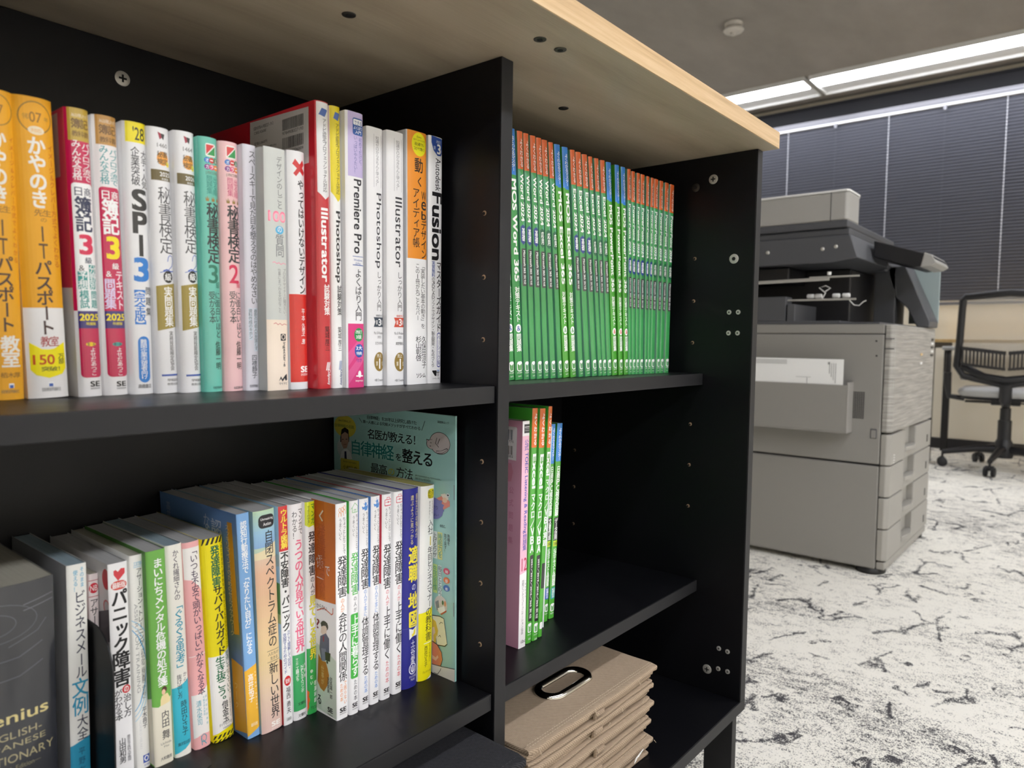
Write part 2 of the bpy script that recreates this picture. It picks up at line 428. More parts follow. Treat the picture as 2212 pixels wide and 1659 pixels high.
# ------------------------------------------------------------------ books
def spine_y(u, b, n):
    return -b*(1-np.abs(2*np.asarray(u)-1)**n)
def make_book(kind, spec, w, depth, h, left, spine, right, bulge, pw, mat, page, root):
    us = [.5-.5*math.cos(math.pi*k/14) for k in range(15)]
    outer = [(0, depth, left)]+[(u*w, float(spine_y(u, bulge, pw)), spine) for u in us]+[(w, depth, right)]
    th = .0004
    cx = w/2
    inner = [(min(max(x+(th if x < cx else -th), th), w-th), y+(0 if i in (0, len(outer)-1) else th), c) for i, (x, y, c) in enumerate(outer)]
    mb = MB(); n = len(outer)
    for i in range(n-1):
        c = outer[0][2] if i == 0 else (outer[-1][2] if i == n-2 else spine)
        a, b = outer[i], outer[i+1]; p, q = inner[i], inner[i+1]
        mb.add([(a[0], a[1], 0), (b[0], b[1], 0), (b[0], b[1], h), (a[0], a[1], h)], [(0, 1, 2, 3)], c)
        mb.add([(p[0], p[1], 0), (q[0], q[1], 0), (q[0], q[1], h), (p[0], p[1], h)], [(3, 2, 1, 0)], (.6, .6, .58))
        mb.add([(a[0], a[1], h), (b[0], b[1], h), (q[0], q[1], h), (p[0], p[1], h)], [(0, 1, 2, 3)], c)
        mb.add([(a[0], a[1], 0), (p[0], p[1], 0), (q[0], q[1], 0), (b[0], b[1], 0)], [(0, 1, 2, 3)], c)
    me = mb.mesh('cover'); setcol(me, mb.c); me.materials.append(M[mat])
    bm = bmesh.new(); bm.from_mesh(me); bmesh.ops.remove_doubles(bm, verts=bm.verts, dist=1e-6); bm.to_mesh(me); bm.free()
    for p in me.polygons: p.use_smooth = True
    me.set_sharp_from_angle(angle=math.radians(50))
    co = bpy.data.objects.new('cover', me); COL.objects.link(co); co.parent = root
    pb = MB(); pb.prism([(x if x != th else th*1.1, min(y, depth-.0012)+.0002) for x, y, _ in inner], .0004, h-.0007, 'z')
    pb.build('page_block', page, root)
    if spec:
        ys = spine_y(np.array(us), bulge, pw)
        f = lambda P, l: np.stack([P[:, 0]*w, np.interp(P[:, 0], us, ys)-l, (1-P[:, 1])*h], -1)
        pm = print_mesh('spine_print', SPINE[spec], w, h, f, us[1:-1], (0, -1, 0)); pm.materials.append(M[mat])
        po = bpy.data.objects.new('spine_print', pm); COL.objects.link(po); po.parent = root
    if kind in FACE:
        f = lambda P, l: np.stack([np.full(len(P), -l), depth*(1-P[:, 0]), (1-P[:, 1])*h], -1)
        pm = print_mesh('cover_print', FACE[kind], depth, h, f, (), (-1, 0, 0)); pm.materials.append(M[mat])
        po = bpy.data.objects.new('cover_print', pm); COL.objects.link(po); po.parent = root
def place(root, xl, dX, w, Y, h, Z):
    a = math.atan2(dX, h); root.rotation_euler = (0, a, 0)
    root.location = (xl, Y, Z+(w*math.sin(a) if a > 0 else 0)+.0002)
def copy_thing(src, label):
    r = src.copy(); COL.objects.link(r); r['label'] = label
    for ch in src.children:
        c = ch.copy(); COL.objects.link(c); c.parent = r
        for g in ch.children:
            k = g.copy(); COL.objects.link(k); k.parent = c
    return r
SPINE = {
'2': """b 0 1 0 .694 F2AE22
o .55 .066 .40 .051 A07A3A .03
H 令和 .24 .38 .056 .076 A07A3A 0
H 07 .4 .7 .049 .082 A0702A 1
H 年 .76 .88 .059 .074 A07A3A 0
e .55 .108 .2 .014 F7E7C8
H 対応 .42 .68 .102 .114 F2AE22 0
V かやのき .32 .74 .13 .363 FBF6EC 3.2
H 先生 .38 .8 .366 .389 A07030 1
V の .52 .68 .393 .408 A07030 0
V IT .42 .68 .419 .533 5A4030 0
V パスポート .32 .72 .536 .787 503B35 2
V イメージ＆クレバー方式でよくわかる .82 .96 .147 .558 C8602A 0
H 教室 .34 .8 .79 .825 B8504E 1.2
p FFF000 .08,.81 .35,.833 .5,.835 .65,.833 .95,.811 .96,.9 .85,.92 .5,.932 .2,.921 .08,.903
H 150 .14 .66 .852 .886 D2541A 2
V 万部 .76 .92 .85 .886 333333 1
H 突破！ .32 .78 .893 .909 333333 1
b .46 .6 .946 .961 FFFFFF
b .48 .58 .951 .961 4468B8
H 技術評論社 .3 .78 .964 .977 666666 0""",
'1': """b 0 1 0 1.009 F2AE22
o .55 .063 .40 .049 A07A3A .03
H 07 .4 .7 .046 .078 A0702A 1
V かやのき .32 .74 .128 .364 FBF6EC 3.2
H 先生 .38 .8 .367 .39 A07030 1
V IT .42 .7 .409 .528 5A4030 0
V パスポート .36 .8 .531 .778 503B35 2
V イメージ＆クレバー方式でよくわかる .84 .97 .14 .552 C8602A 0
V 教室 .4 .9 .791 .893 FBF6EC 3
H 栢木厚 .35 .9 .909 .927 A07030 1.5
b .56 .7 .946 .961 FFFFFF
b .58 .68 .951 .961 4468B8
H 技術評論社 .35 .85 .966 .978 666666 0""",
'3': """b 0 1 -.005 .696 CC1050
b .1 1 -.005 .111 C6A540
H みんなが欲しかった .25 .92 .018 .031 EEE8D8 0
H 簿記 .22 .95 .035 .069 6B4A20 2
H 教科書 .24 .95 .077 .097 6B4A20 1
V パブロフ流で .6 .96 .116 .248 FFFFFF .8
V みんな合格 .2 .55 .108 .245 FFFFFF .8
b .12 1 .254 .731 FFFFFF .14
b .12 1 .522 .731 FFFFFF
H 日 .22 .52 .269 .298 1E2A50 1
H 商 .6 .92 .269 .298 1E2A50 1
V 簿記 .22 .9 .303 .422 1E2A50 3
H 3 .3 .88 .43 .501 E01450 4
H 級 .5 .8 .509 .531 1E2A50 1.5
H & .24 .46 .538 .557 333333 0
b .64 .96 .535 .622 2F9C96
b .18 .56 .559 .62 2F9C96
V 分野別 .66 .95 .536 .622 FFFFFF 1.5
V 予想 .2 .55 .56 .62 FFFFFF 1.5
V 問題 .68 .97 .625 .688 2F9C96 2
V 模試 .22 .58 .625 .688 2F9C96 2
b .12 1 .697 .758 3A2C78
H 2025 .16 .98 .707 .731 FFE800 3
H 年度版 .4 .84 .736 .747 FFE800 .6
b .12 1 .758 .892 CC1050
b .12 1 .828 .932 CC1050 .18
b .35 .78 .807 .821 FFD800 .3
H 著・画 .4 .74 .808 .82 333333 .4
V よせだあつこ .52 .76 .826 .926 FFFFFF .8
H SE 0.45 0.88 .945 .965 111111 3
H SHOEISHA 0.45 0.88 .968 .974 111111 0""",
'4': """b 0 1 -.01 .713 F4F0F0
b .1 1 -.01 .103 C49148
H みんなが欲しかった .25 .92 .013 .027 EEE8D8 0
H 簿記 .22 .95 .032 .066 6B4A20 2
H 教科書 .24 .95 .075 .095 6B4A20 1
V パブロフ流で .6 .96 .115 .244 2A9AA0 .8
V みんな合格 .2 .55 .106 .241 2A9AA0 .8
b .12 1 .251 .728 CC1050 .14
b .12 1 .512 .728 CC1050
H 日 .22 .52 .264 .294 FFFFFF 1
H 商 .6 .92 .264 .294 FFFFFF 1
V 簿記 .22 .9 .296 .419 FFFFFF 3
H 3 .3 .88 .425 .507 FFE800 4
H 級 .5 .8 .52 .543 FFFFFF 1.5
H & .24 .46 .55 .57 FFFFFF 0
V テキスト .62 .97 .548 .688 FFE6F0 2.5
V 問題集 .16 .58 .578 .686 E8D8F8 2.5
b .12 1 .693 .756 3A2C78
H 2025 .16 .98 .703 .728 FFE800 3
H 年度版 .4 .84 .733 .744 FFE800 .6
b .12 1 .756 .894 CC1050
b .12 1 .827 .932 CC1050 .18
b .35 .78 .806 .821 38A8A0 .3
H 著・画 .4 .74 .807 .819 333333 .4
V よせだあつこ .52 .76 .826 .929 FFFFFF .8
H SE 0.45 0.88 .949 .968 111111 3
H SHOEISHA 0.45 0.88 .972 .978 111111 0""",
'5': """b .1 1 -.007 .074 F5E400
H '28 .38 .88 .017 .065 222211 1
V 大手・人気 .7 .96 .099 .238 33333A 1
V 企業突破 .28 .62 .091 .229 33333A 1
V SPI .26 .92 .239 .489 1A1A1E 4
H 3 .26 .92 .491 .581 1E7FD6 4
V 問題集 .72 .99 .595 .711 222226 1
V 【完全版】 .24 .68 .588 .762 2A80D8 2
b .32 .82 .783 .957 1E7FD6 .25
V 難関企業志望者向け .42 .7 .795 .944 FFFFFF .8
H 高橋書店 .28 .86 .962 .978 33333A .6""",
'6': """p A02840 .42,.017 .56,.021 .6,.038 .5,.044
p 3A3A3A .56,.021 .74,.023 .68,.045 .6,.038
H 1460 .38 .86 .058 .073 555555 0
e .62 .114 .27 .026 F2A640
e .85 .133 .09 .01 F6E24A
H 秘書 .36 .86 .087 .11 4A3A20 1
H 検定 .36 .86 .114 .136 4A3A20 1
b .1 1 .156 .196 6A5C30
H 2025 .45 .95 .164 .18 FFFFFF 1
H 年度版 .52 .86 .185 .194 FFFFFF 0
V 秘書検定 .34 .96 .22 .47 4A4A4E 0
l 3A62C0 .03 .66,.497 .7,.481 .78,.474 .9,.476 .96,.493 .88,.514 .66,.531 .3,.54
l 3A62C0 .05 .45,.533 .6,.528 .8,.535 .94,.533
e .66 .556 .23 .023 1A1A1A
H 級 .5 .82 .542 .57 FFFFFF 1.5
p A38F3A .12,.591 1,.579 1,.745 .12,.76
V 実問題集 .44 .84 .594 .745 FFFFFF 1.2
V 実務技能検定協会 .6 .8 .762 .913 444444 0
b .2 1 .927 .934 3A5AB0
H 早稲田 .42 .98 .944 .955 555555 0
H 教育出版 .42 .98 .96 .97 555555 0""",
'7': """p A02840 .42,.018 .56,.021 .6,.039 .5,.045
p 3A3A3A .56,.021 .74,.023 .68,.046 .6,.039
H 1464 .38 .86 .059 .075 555555 0
e .62 .116 .27 .027 F2A640
e .85 .135 .09 .011 F6E24A
H 秘書 .36 .86 .089 .112 4A3A20 1
H 検定 .36 .86 .116 .139 4A3A20 1
b .1 1 .159 .2 6A5C30
H 2026 .45 .95 .168 .184 FFFFFF 1
H 年度版 .52 .86 .189 .198 FFFFFF 0
V 秘書検定 .34 .96 .225 .463 4A4A4E 0
l 3A62C0 .03 .66,.49 .7,.474 .78,.467 .9,.469 .96,.487 .88,.508 .66,.526 .3,.535
l 3A62C0 .05 .45,.528 .6,.522 .8,.529 .94,.528
e .66 .551 .23 .023 1A1A1A
H 級 .5 .82 .537 .565 FFFFFF 1.5
p A38F3A .12,.586 1,.574 1,.743 .12,.759
V 実問題集 .44 .84 .59 .743 FFFFFF 1.2
V 実務技能検定協会 .6 .8 .761 .914 444444 0
b .2 1 .929 .936 3A5AB0
H 早稲田 .42 .98 .947 .957 555555 0
H 教育出版 .42 .98 .963 .973 555555 0""",
'8': """b .3 .86 .024 .075 F7F3EE .1
p D8383A .34,.029 .78,.029 .34,.067
p 2E9A50 .82,.033 .82,.069 .38,.069
e .38 .089 .15 .011 2C7FD0
e .62 .089 .15 .011 D64040
e .86 .089 .14 .011 3A7A50
H オ .3 .46 .082 .097 FFFFFF 1
H ー .54 .7 .087 .091 FFFFFF 1
H ル .78 .94 .082 .097 FFFFFF 1
e .38 .115 .15 .011 8A3A90
e .62 .115 .15 .011 E05080
e .86 .115 .14 .011 EE8A30
H カ .3 .46 .107 .122 FFFFFF 1
H ラ .54 .7 .107 .122 FFFFFF 1
H ー .78 .94 .113 .117 FFFFFF 1
H [改訂2版] .3 .95 .131 .144 6A6A50 0
V 出る順 .66 .94 .151 .224 2F8F80 0
V 問題集 .32 .62 .148 .22 2F8F80 0
p A08040 .24,.23 .3,.24 .34,.226 .38,.24 .44,.23 .42,.248 .27,.248
p A08040 .54,.23 .6,.24 .64,.226 .68,.24 .74,.23 .72,.248 .57,.248
p A08040 .82,.233 .86,.24 .9,.23 .94,.24 .98,.233 .96,.248 .85,.248
V 秘書検定 .3 .96 .255 .49 1F2226 2
H 3 .3 .82 .495 .568 1F7A62 1.5
H 級 .68 .92 .561 .587 1F7A62 0
V に面白いほど .62 .92 .601 .785 33413F .3
V 受かる本 .28 .62 .601 .727 33413F .3
V 佐藤一明 .58 .86 .798 .911 26302E .6
H KADOKAWA .4 .96 .978 .987 2A3A38 .5""",
'9': """b .3 .86 .015 .067 F7F3EE .1
p D8383A .34,.021 .78,.021 .34,.06
p 2E9A50 .82,.024 .82,.062 .38,.062
e .38 .082 .15 .011 2C7FD0
e .62 .082 .15 .011 D64040
e .86 .082 .14 .011 3A7A50
H オ .3 .46 .075 .09 FFFFFF 1
H ー .54 .7 .08 .084 FFFFFF 1
H ル .78 .94 .075 .09 FFFFFF 1
e .38 .108 .15 .011 8A3A90
e .62 .108 .15 .011 E05080
e .86 .108 .14 .011 EE8A30
H カ .3 .46 .101 .116 FFFFFF 1
H ラ .54 .7 .101 .116 FFFFFF 1
H ー .78 .94 .106 .11 FFFFFF 1
H [改訂2版] .3 .95 .125 .138 6A6A50 0
V 出る順 .66 .94 .146 .22 D04A78 0
V 問題集 .32 .62 .142 .216 D04A78 0
p A08040 .24,.226 .3,.237 .34,.222 .38,.237 .44,.226 .42,.244 .27,.244
p A08040 .54,.226 .6,.237 .64,.222 .68,.237 .74,.226 .72,.244 .57,.244
p A08040 .82,.229 .86,.237 .9,.226 .94,.237 .98,.229 .96,.244 .85,.244
V 秘書検定 .3 .96 .252 .481 1F2226 2
H 2 .3 .82 .487 .562 D81E50 1.5
H 級 .68 .92 .554 .58 D81E50 0
V に面白いほど .62 .92 .595 .784 33413F .3
V 受かる本 .28 .62 .595 .724 33413F .3
V 佐藤一明 .58 .86 .797 .912 26302E .6
H KADOKAWA .4 .96 .981 .991 2A3A38 .5""",
'10': """V スペースキーで見た目を整えるのはやめなさい .42 .92 .023 .645 55565E .6
b .2 .5 .66 .791 DCE6F2
b .6 .9 .66 .837 DCE6F2
V 8割の社会人が見落とす .62 .88 .664 .833 4A4E5A 0
V 資料作成のキホン .22 .48 .664 .787 4A4E5A 0
V 四禮静子 .4 .8 .852 .949 4A4E5A .6
H 技術評論社 .2 .9 .975 .987 3A3A4A .5""",
'11': """b 0 1 .704 1 F6E6D4
V デザインのしごと .56 .82 .033 .247 77797A .3
H 100 .14 .98 .256 .3 FF7FA0 2.5
H 100 .18 .96 .262 .296 FFB6C8 1
e .66 .333 .2 .017 5CB8E4
H の .56 .76 .319 .342 FFFFFF 1
V 質問 .46 .86 .352 .444 85878A .5
l FF8FB0 .025 .3,.468 .4,.465 .5,.472 .6,.467 .7,.474 .8,.468 .96,.472
V プロのデザイナーに聞きたい、 .78 .94 .491 .694 8A8C8C 0
V 仕事にまつわる大切なこと .54 .68 .491 .675 8A8C8C 0
l D07070 .025 .3,.721 .4,.717 .5,.725 .6,.719 .7,.727 .8,.721 .96,.725
b .62 .88 .763 .792 2A2A30 .02
o .75 .776 .08 .01 F6E6D4 .03
R ingectar-e .7 .86 .797 .901 2A2A30 2
p 2A2A30 .5,.962 .6,.941 .66,.954 .8,.939 .9,.931 .92,.956 .84,.962 .78,.95 .68,.964 .6,.952
H マイナビ .5 .92 .966 .977 2A2A30 .6""",
'12': """p D0262C .22,.055 .36,.033 .96,.082 .84,.099
p D0262C .26,.094 .8,.033 .92,.051 .4,.105
V やってはいけないデザイン .48 .86 .119 .596 222226 2
b 0 1 .596 .969 DC2A22
V やってはいけないデザイン .48 .86 .119 .596 222226 2
V 平本 .58 .8 .655 .71 FFFFFF 1
V 久美子[著] .58 .8 .719 .819 FFFFFF 1
H SE .48 .96 .901 .928 FFFFFF 4
H SHOEISHA .48 .96 .932 .942 FFFFFF 0""",
'13': """p ECECEE .08,.003 1,.003 1,.316 .62,.335 .1,.311
p 4A6AB0 .42,.023 .86,.026 .62,.052 .2,.047
V アドビ認定プロフェッショナル対応 .46 .74 .058 .31 4A4A50 .8
b .9 .94 .006 .323 F8F8FA
R Illustrator .28 .8 .365 .623 FFFFFF 3
V 試験対策 .44 .86 .632 .739 FFFFFF 2
V 築城 .46 .8 .779 .821 401018 1
V 厚三 .46 .8 .824 .866 401018 1
p FFFFFF .6,.906 .66,.906 .56,.935 .5,.935
p FFFFFF .7,.906 .76,.906 .66,.935 .6,.935
p FFFFFF .8,.906 .86,.906 .76,.935 .7,.935
R Odyssey .58 .84 .932 .987 FFFFFF 2""",
'14': """p E8D516 .02,-.003 1,-.003 1,.314 .62,.333 .04,.3
p 4A6AB0 .42,.02 .92,.023 .68,.05 .26,.043
V アドビ認定プロフェッショナル対応 .46 .78 .059 .307 4A4420 .8
R Photoshop .26 .84 .366 .62 1F1F24 3
V 試験対策 .44 .88 .63 .738 26262C 2
V 築城 .46 .82 .779 .822 333338 1
V 厚三 .46 .82 .825 .866 333338 1
p 6A84B8 .6,.901 .66,.901 .56,.934 .5,.934
p 6A84B8 .7,.901 .76,.901 .66,.934 .6,.934
p 6A84B8 .8,.901 .86,.901 .76,.934 .7,.934
R Odyssey .58 .86 .934 .99 22407A 2""",
'15': """b .12 1 -.012 .231 C6B8E2
b .38 .98 .02 .081 2F5CA8 .1
b .42 .94 .025 .045 FFFFFF .05
H できる .46 .9 .029 .044 2F5CA8 1.5
H よくばり .44 .92 .049 .061 FFFFFF 1
H 入門 .52 .86 .064 .076 FFFFFF 1
V 初めてだけど、 .72 .9 .088 .194 5A60A8 0
V いっぱいやりたい！ .44 .62 .084 .221 5A60A8 0
R Premiere&Pro .42 .86 .239 .507 2A2A30 2.6
b .34 .98 .517 .519 4A6AB0
H Windows .4 .9 .527 .535 5A70B0 0
H ＆Mac .5 .8 .539 .547 5A70B0 0
b .34 .98 .548 .551 4A6AB0
V よくばり入門 .48 .84 .564 .753 2E2E34 .6
b .08 1 .764 1 DA3A80
p E05A96 .08,.87 1,.795 1,.828 .08,.921
p E05A96 .08,.938 1,.857 1,.896 .08,.988
e .66 .805 .26 .025 22904A
H 改訂 .48 .84 .788 .801 FFFFFF 1
H 3版 .5 .82 .805 .82 FFFFFF 1
e .68 .864 .26 .025 1F55A8
H 3大 .5 .86 .845 .862 FFFFFF 1.5
H 特典 .52 .84 .867 .88 FFFFFF 1
H 付き .52 .82 .892 .906 4A2A90 .6
e .7 .951 .09 .013 FFFFFF
b .5 .9 .955 .96 FFFFFF
H impress .46 .9 .971 .981 FFFFFF .5""",
'16': """b .4 .42 .025 .227 B8B8BE
b .84 .86 .025 .227 B8B8BE
V 知識ゼロからきちんと学べる！ .52 .72 .032 .223 8A8A90 0
R Photoshop .46 .88 .248 .538 33333A .8
V しっかり入門 .58 .86 .552 .705 3A3A40 0
H 増補改訂 .5 .96 .719 .728 3A4654 .4
p 3A4654 .36,.73 1,.73 1,.768 .36,.768 .46,.748
H 第 .5 .62 .741 .759 FFFFFF .6
H 3 .66 .84 .736 .763 FFFFFF 2
H 版 .87 .98 .741 .759 FFFFFF .6
H Mac&&Windows .38 .98 .786 .797 55555A 0
H 対応 .6 .84 .802 .813 55555A 0
H まきのゆみ .46 .98 .826 .838 55555A 0
e .72 .905 .34 .038 93793A
H 売上 .56 .86 .874 .888 F4EFE0 .6
H 第 .5 .62 .903 .921 F4EFE0 1
H 1 .7 .77 .892 .933 FFFFFF 1.5
H 位 .88 .99 .903 .921 F4EFE0 1
H =SB&Creative .4 .99 .973 .982 444448 .3""",
'17': """b .4 .42 .026 .231 B8B8BE
b .84 .86 .026 .231 B8B8BE
V 知識ゼロからきちんと学べる！ .52 .72 .033 .227 8A8A90 0
R Illustrator .46 .88 .253 .529 33333A .8
V しっかり入門 .58 .86 .548 .703 3A3A40 0
H 増補改訂 .5 .96 .718 .727 D2503A .4
p D2503A .36,.729 1,.729 1,.767 .36,.767 .46,.747
H 第 .5 .62 .74 .758 FFFFFF .6
H 3 .66 .84 .734 .762 FFFFFF 2
H 版 .87 .98 .74 .758 FFFFFF .6
H Mac&&Windows .38 .98 .786 .797 55555A 0
H 対応 .6 .84 .802 .813 55555A 0
H 高野雅弘 .46 .98 .826 .839 55555A 0
e .72 .907 .34 .038 93793A
H 売上 .56 .86 .875 .89 F4EFE0 .6
H 第 .5 .62 .905 .923 F4EFE0 1
H 1 .7 .77 .894 .936 FFFFFF 1.5
H 位 .88 .99 .905 .923 F4EFE0 1
H =SB&Creative .4 .99 .976 .985 444448 .3""",
'18': """b 0 1 -.013 .498 F0962C
b .0 .04 -.024 .498 C9CBD0
e .58 .049 .36 .046 F2EC1C
H jQuery, .46 .7 .016 .026 4A4A20 0
H CSSアニメーションも .3 .86 .029 .036 4A4A20 0
H 初心者でも .36 .8 .042 .055 33331A .6
H コピペで動く！ .32 .86 .06 .073 33331A .6
V 動 .36 .76 .102 .162 1F1A18 1.5
V く .46 .74 .166 .223 1F1A18 1.5
V Webデザイン .66 .96 .228 .498 2A2420 .8
V アイディア帳 .26 .58 .221 .454 2A2420 .8
b 0 1 .498 1 F6F6F7
V 「実装したい基本の動き」を .64 .86 .516 .776 3A3A3E .3
V この1冊が丸ごとカバー .38 .58 .516 .743 3A3A3E .3
V 久保田涼子 .68 .92 .807 .936 2A2A2E .6
V 杉山彰啓 .38 .66 .807 .907 2A2A2E .6
H ソシム .4 .88 .956 .974 222226 2""",
'19': """p 2F52A6 .16,-.008 1,.004 1,.055 .85,.073 .6,.075 .3,.056 .16,.026
H 改訂 .5 .86 .013 .026 D8E0F4 .3
H 3 .56 .84 .028 .068 FFFFFF 3
H 第 .3 .46 .038 .053 D8E0F4 .3
H 版 .88 .99 .045 .058 D8E0F4 .3
R Autodesk .46 .84 .085 .216 2A2A30 .8
R Fusion .22 .96 .222 .496 1C1C20 3.4
V マスターズガイド .58 .94 .5 .789 26262A 1.5
V 実質無料 .24 .46 .5 .566 2E4E9E 1
V の3DCADソフトでデザイン・製品開発・ものづくり .24 .46 .566 .934 33333A .5
b .64 .92 .791 .934 3A4AA0 .12
b .67 .89 .795 .93 F7F7F9 .1
V ベーシック編 .68 .88 .801 .925 3A4A9A .3
p 1F1F22 .3,.947 .62,.947 .62,.97 .3,.97
p F4F4F4 .3,.951 .5,.97 .3,.97
H T .62 .84 .953 .972 1F1F22 2
b .66 .84 .945 .951 8AA8D8
H ソーテック社 .32 .86 .976 .985 33333A .2""",
'b': """V そのまま .66 .86 .014 .1 2FA6CC .6
V 使える！ .32 .54 .024 .116 2FA6CC .6
V ビジネスメール .36 .9 .114 .484 34364A .8
V 文例 .16 .96 .484 .641 2E9CC2 1.5
V 大全 .36 .9 .641 .749 34364A .6
p 2A98BC 0,.763 1,.739 1,.982 0,.982
V 平野友朗 .4 .72 .775 .938 1A5A78 1""",
'c': """b 0 1 .03 .033 C04A58
b 0 1 .108 .111 C04A58
e .5 .069 .47 .025 D6243C
H NB .14 .86 .055 .082 FFFFFF 0
V アサーション .1 .9 .121 .366 26262C .6""",
'e': """p D8404A .5,.082 .28,.052 .28,.034 .38,.03 .5,.041 .66,.028 .86,.03 .86,.052
b .12 .94 .082 .123 D84A3A .3
H 最新版 .18 .88 .088 .116 FFFFFF 1.5
V パニック .14 .92 .125 .415 111115 3.4
V 障害 .08 .96 .411 .568 111115 3
e .72 .587 .22 .019 D8343A
H の .6 .84 .574 .6 FFFFFF 2
V 治し方 .56 .96 .611 .718 26262C 1
V がわかる本 .1 .48 .581 .723 26262C 1
V 山田和男 .24 .58 .809 .927 2A2A30 1.5
V 東京女子医科大学教授 .66 .84 .804 .927 5A5A60 .5""",
'f': """H 三訂版 .25 .9 .031 .05 5AB0D8 .5
b .25 .9 .054 .057 A8D0E8
l A8D4EC .08 0,.298 .4,.314 .8,.344 1,.366
l 6AB4E2 .09 0,.342 .4,.375 .8,.44 1,.495
l B8DCF0 .07 0,.32 .4,.344 .8,.392 1,.429
l 6AB4E2 .08 0,.719 .4,.684 .8,.603 1,.527
l A8D4EC .07 0,.745 .4,.715 .8,.654 1,.593
l B8DCF0 .07 0,.767 .4,.741 .8,.691 1,.641
R ASSERTION&TRAINING .2 .44 .222 .636 A8A8A8 0
R NORIKO&HIRAKI .24 .42 .767 .902 DCDCDC 0
V アサーション・トレーニング .44 .84 .061 .423 33353C .4
V さわやかな〈自己表現〉のために .56 .84 .436 .671 33353C .4
V 平木典子 .5 .84 .71 .81 33353C .2
b .44 .94 .937 .974 4A62B8
o .69 .954 .14 .011 FFFFFF .08
H 金子書房 .5 .94 .98 .989 4A62B8 0""",
'g': """b 0 1 -.004 .714 72B450
p ECE6D2 0,.714 .3,.723 .7,.71 1,.688 1,1.011 0,1.011
V まいにちメンタル危機の処方箋 .34 .82 .039 .632 FFFFFF 2.2
e .64 .649 .14 .015 5A3A2E
e .6 .66 .1 .013 F0C8A8
p F2DFA8 .5,.675 .8,.669 .95,.701 .92,.714 .4,.721 .42,.693
V 内田 .44 .84 .749 .827 33333A .6
V 舞 .44 .84 .84 .883 33333A .6
H Uchida .34 .9 .894 .905 7A7A70 0
H Mai .5 .76 .911 .92 7A7A70 0
H 大和書房 .3 .9 .961 .978 33333A .5""",
'h': """V かくれ繊細さんの .38 .72 .026 .26 4A3E50 .8
V 「ぐるぐる .3 .84 .264 .467 2C9AB4 1.8
V 思考」 .3 .84 .467 .604 2C9AB4 1.5
V から .66 .88 .601 .656 4A3E50 .5
p 3FBAD0 0,.667 .5,.661 1,.639 1,.947 .6,.969 0,.982
V 抜け出し方 .28 .56 .608 .722 33303C .8
V 時田ひさ子 .44 .8 .736 .903 26343C .6
H 廣済堂出版 .16 .9 .93 .947 26343C .5""",
'i': """b 0 1 -.007 .027 F2B2B2
p F2B2B2 0,.173 .4,.182 .8,.218 1,.25 1,.705 .5,.732 0,.732
p F2B2B2 0,.944 .5,.93 1,.937 1,1.005 0,1.005
b 0 1 .543 .546 FFF2F0
V 「いつも不安で頭がいっぱい」 .36 .8 .025 .543 3E2A48 .8
V がなくなる本 .36 .8 .534 .741 3E2A48 .8
V 清水栄司 .22 .52 .764 .885 5AA8B8 .6
V 千葉大学大学院 .62 .74 .75 .847 5AA8B8 0
V 医学研究院教授 .78 .9 .745 .899 5AA8B8 0
o .55 .953 .16 .018 5AA0B0 .05
l 5AA0B0 .05 .4,.939 .42,.984
l 5AA0B0 .05 .5,.962 .68,.984""",
'j': """b 0 1 -.005 1.011 F2E200
p 1A1A1A -0.08,.03 0.03,.03 0.16,0 0.05,0
p 1A1A1A 0.14,.03 0.25,.03 0.38,0 0.27,0
p 1A1A1A 0.36,.03 0.47,.03 0.60,0 0.49,0
p 1A1A1A 0.58,.03 0.69,.03 0.82,0 0.71,0
p 1A1A1A 0.76,.03 0.87,.03 1.00,0 0.89,0
V 発達障害 .36 .76 .041 .244 1F6E48 3
V サバイバルガイド .38 .8 .239 .579 1A1A1A 2.6
V 「あたりまえ」がやれない僕らがどうにか生きていくコツ .84 .97 .023 .561 33331A .4
p F4F2EE 0,.572 .6,.579 1,.552 1,.938 0,.961
V 生き抜こう。 .28 .72 .584 .818 1F6E48 2.6
V 普通じゃなくていい、 .76 .96 .566 .795 1F5A3C .8
V 借金玉 .46 .76 .809 .915 1A1A1A 1.5
R Syakkindama .82 .92 .805 .897 33333A 0
H ダイヤモンド社 .26 .92 .913 .929 33333A 0
H 100925 .45 .85 .936 .945 33333A 0
p 1A1A1A -0.08,.984 0.03,.984 0.16,.966 0.05,.966
p 1A1A1A 0.14,.984 0.25,.984 0.38,.966 0.27,.966
p 1A1A1A 0.36,.984 0.47,.984 0.60,.966 0.49,.966
p 1A1A1A 0.58,.984 0.69,.984 0.82,.966 0.71,.966
p 1A1A1A 0.76,.984 0.87,.984 1.00,.966 0.89,.966
p 1A1A1A -0.08,1.007 0.03,1.007 0.16,.989 0.05,.989
p 1A1A1A 0.14,1.007 0.25,1.007 0.38,.989 0.27,.989
p 1A1A1A 0.36,1.007 0.47,1.007 0.60,.989 0.49,.989
p 1A1A1A 0.58,1.007 0.69,1.007 0.82,.989 0.71,.989
p 1A1A1A 0.76,1.007 0.87,1.007 1.00,.989 0.89,.989""",
'k': """b 0 1 -.008 .692 7FAEE0
p F2B93C 0,.692 1,.673 1,.963 0,.988
V 認知行動療法で「なりたい自分」になる .26 .74 .035 .623 FFFFFF 1.6
V 高井祐子 .24 .66 .712 .839 FFFFFF 1
V 公認心理師／臨床心理士 .78 .9 .702 .882 FFF6E0 0
H 創元社 .3 .85 .934 .95 FFF6E0 .5""",
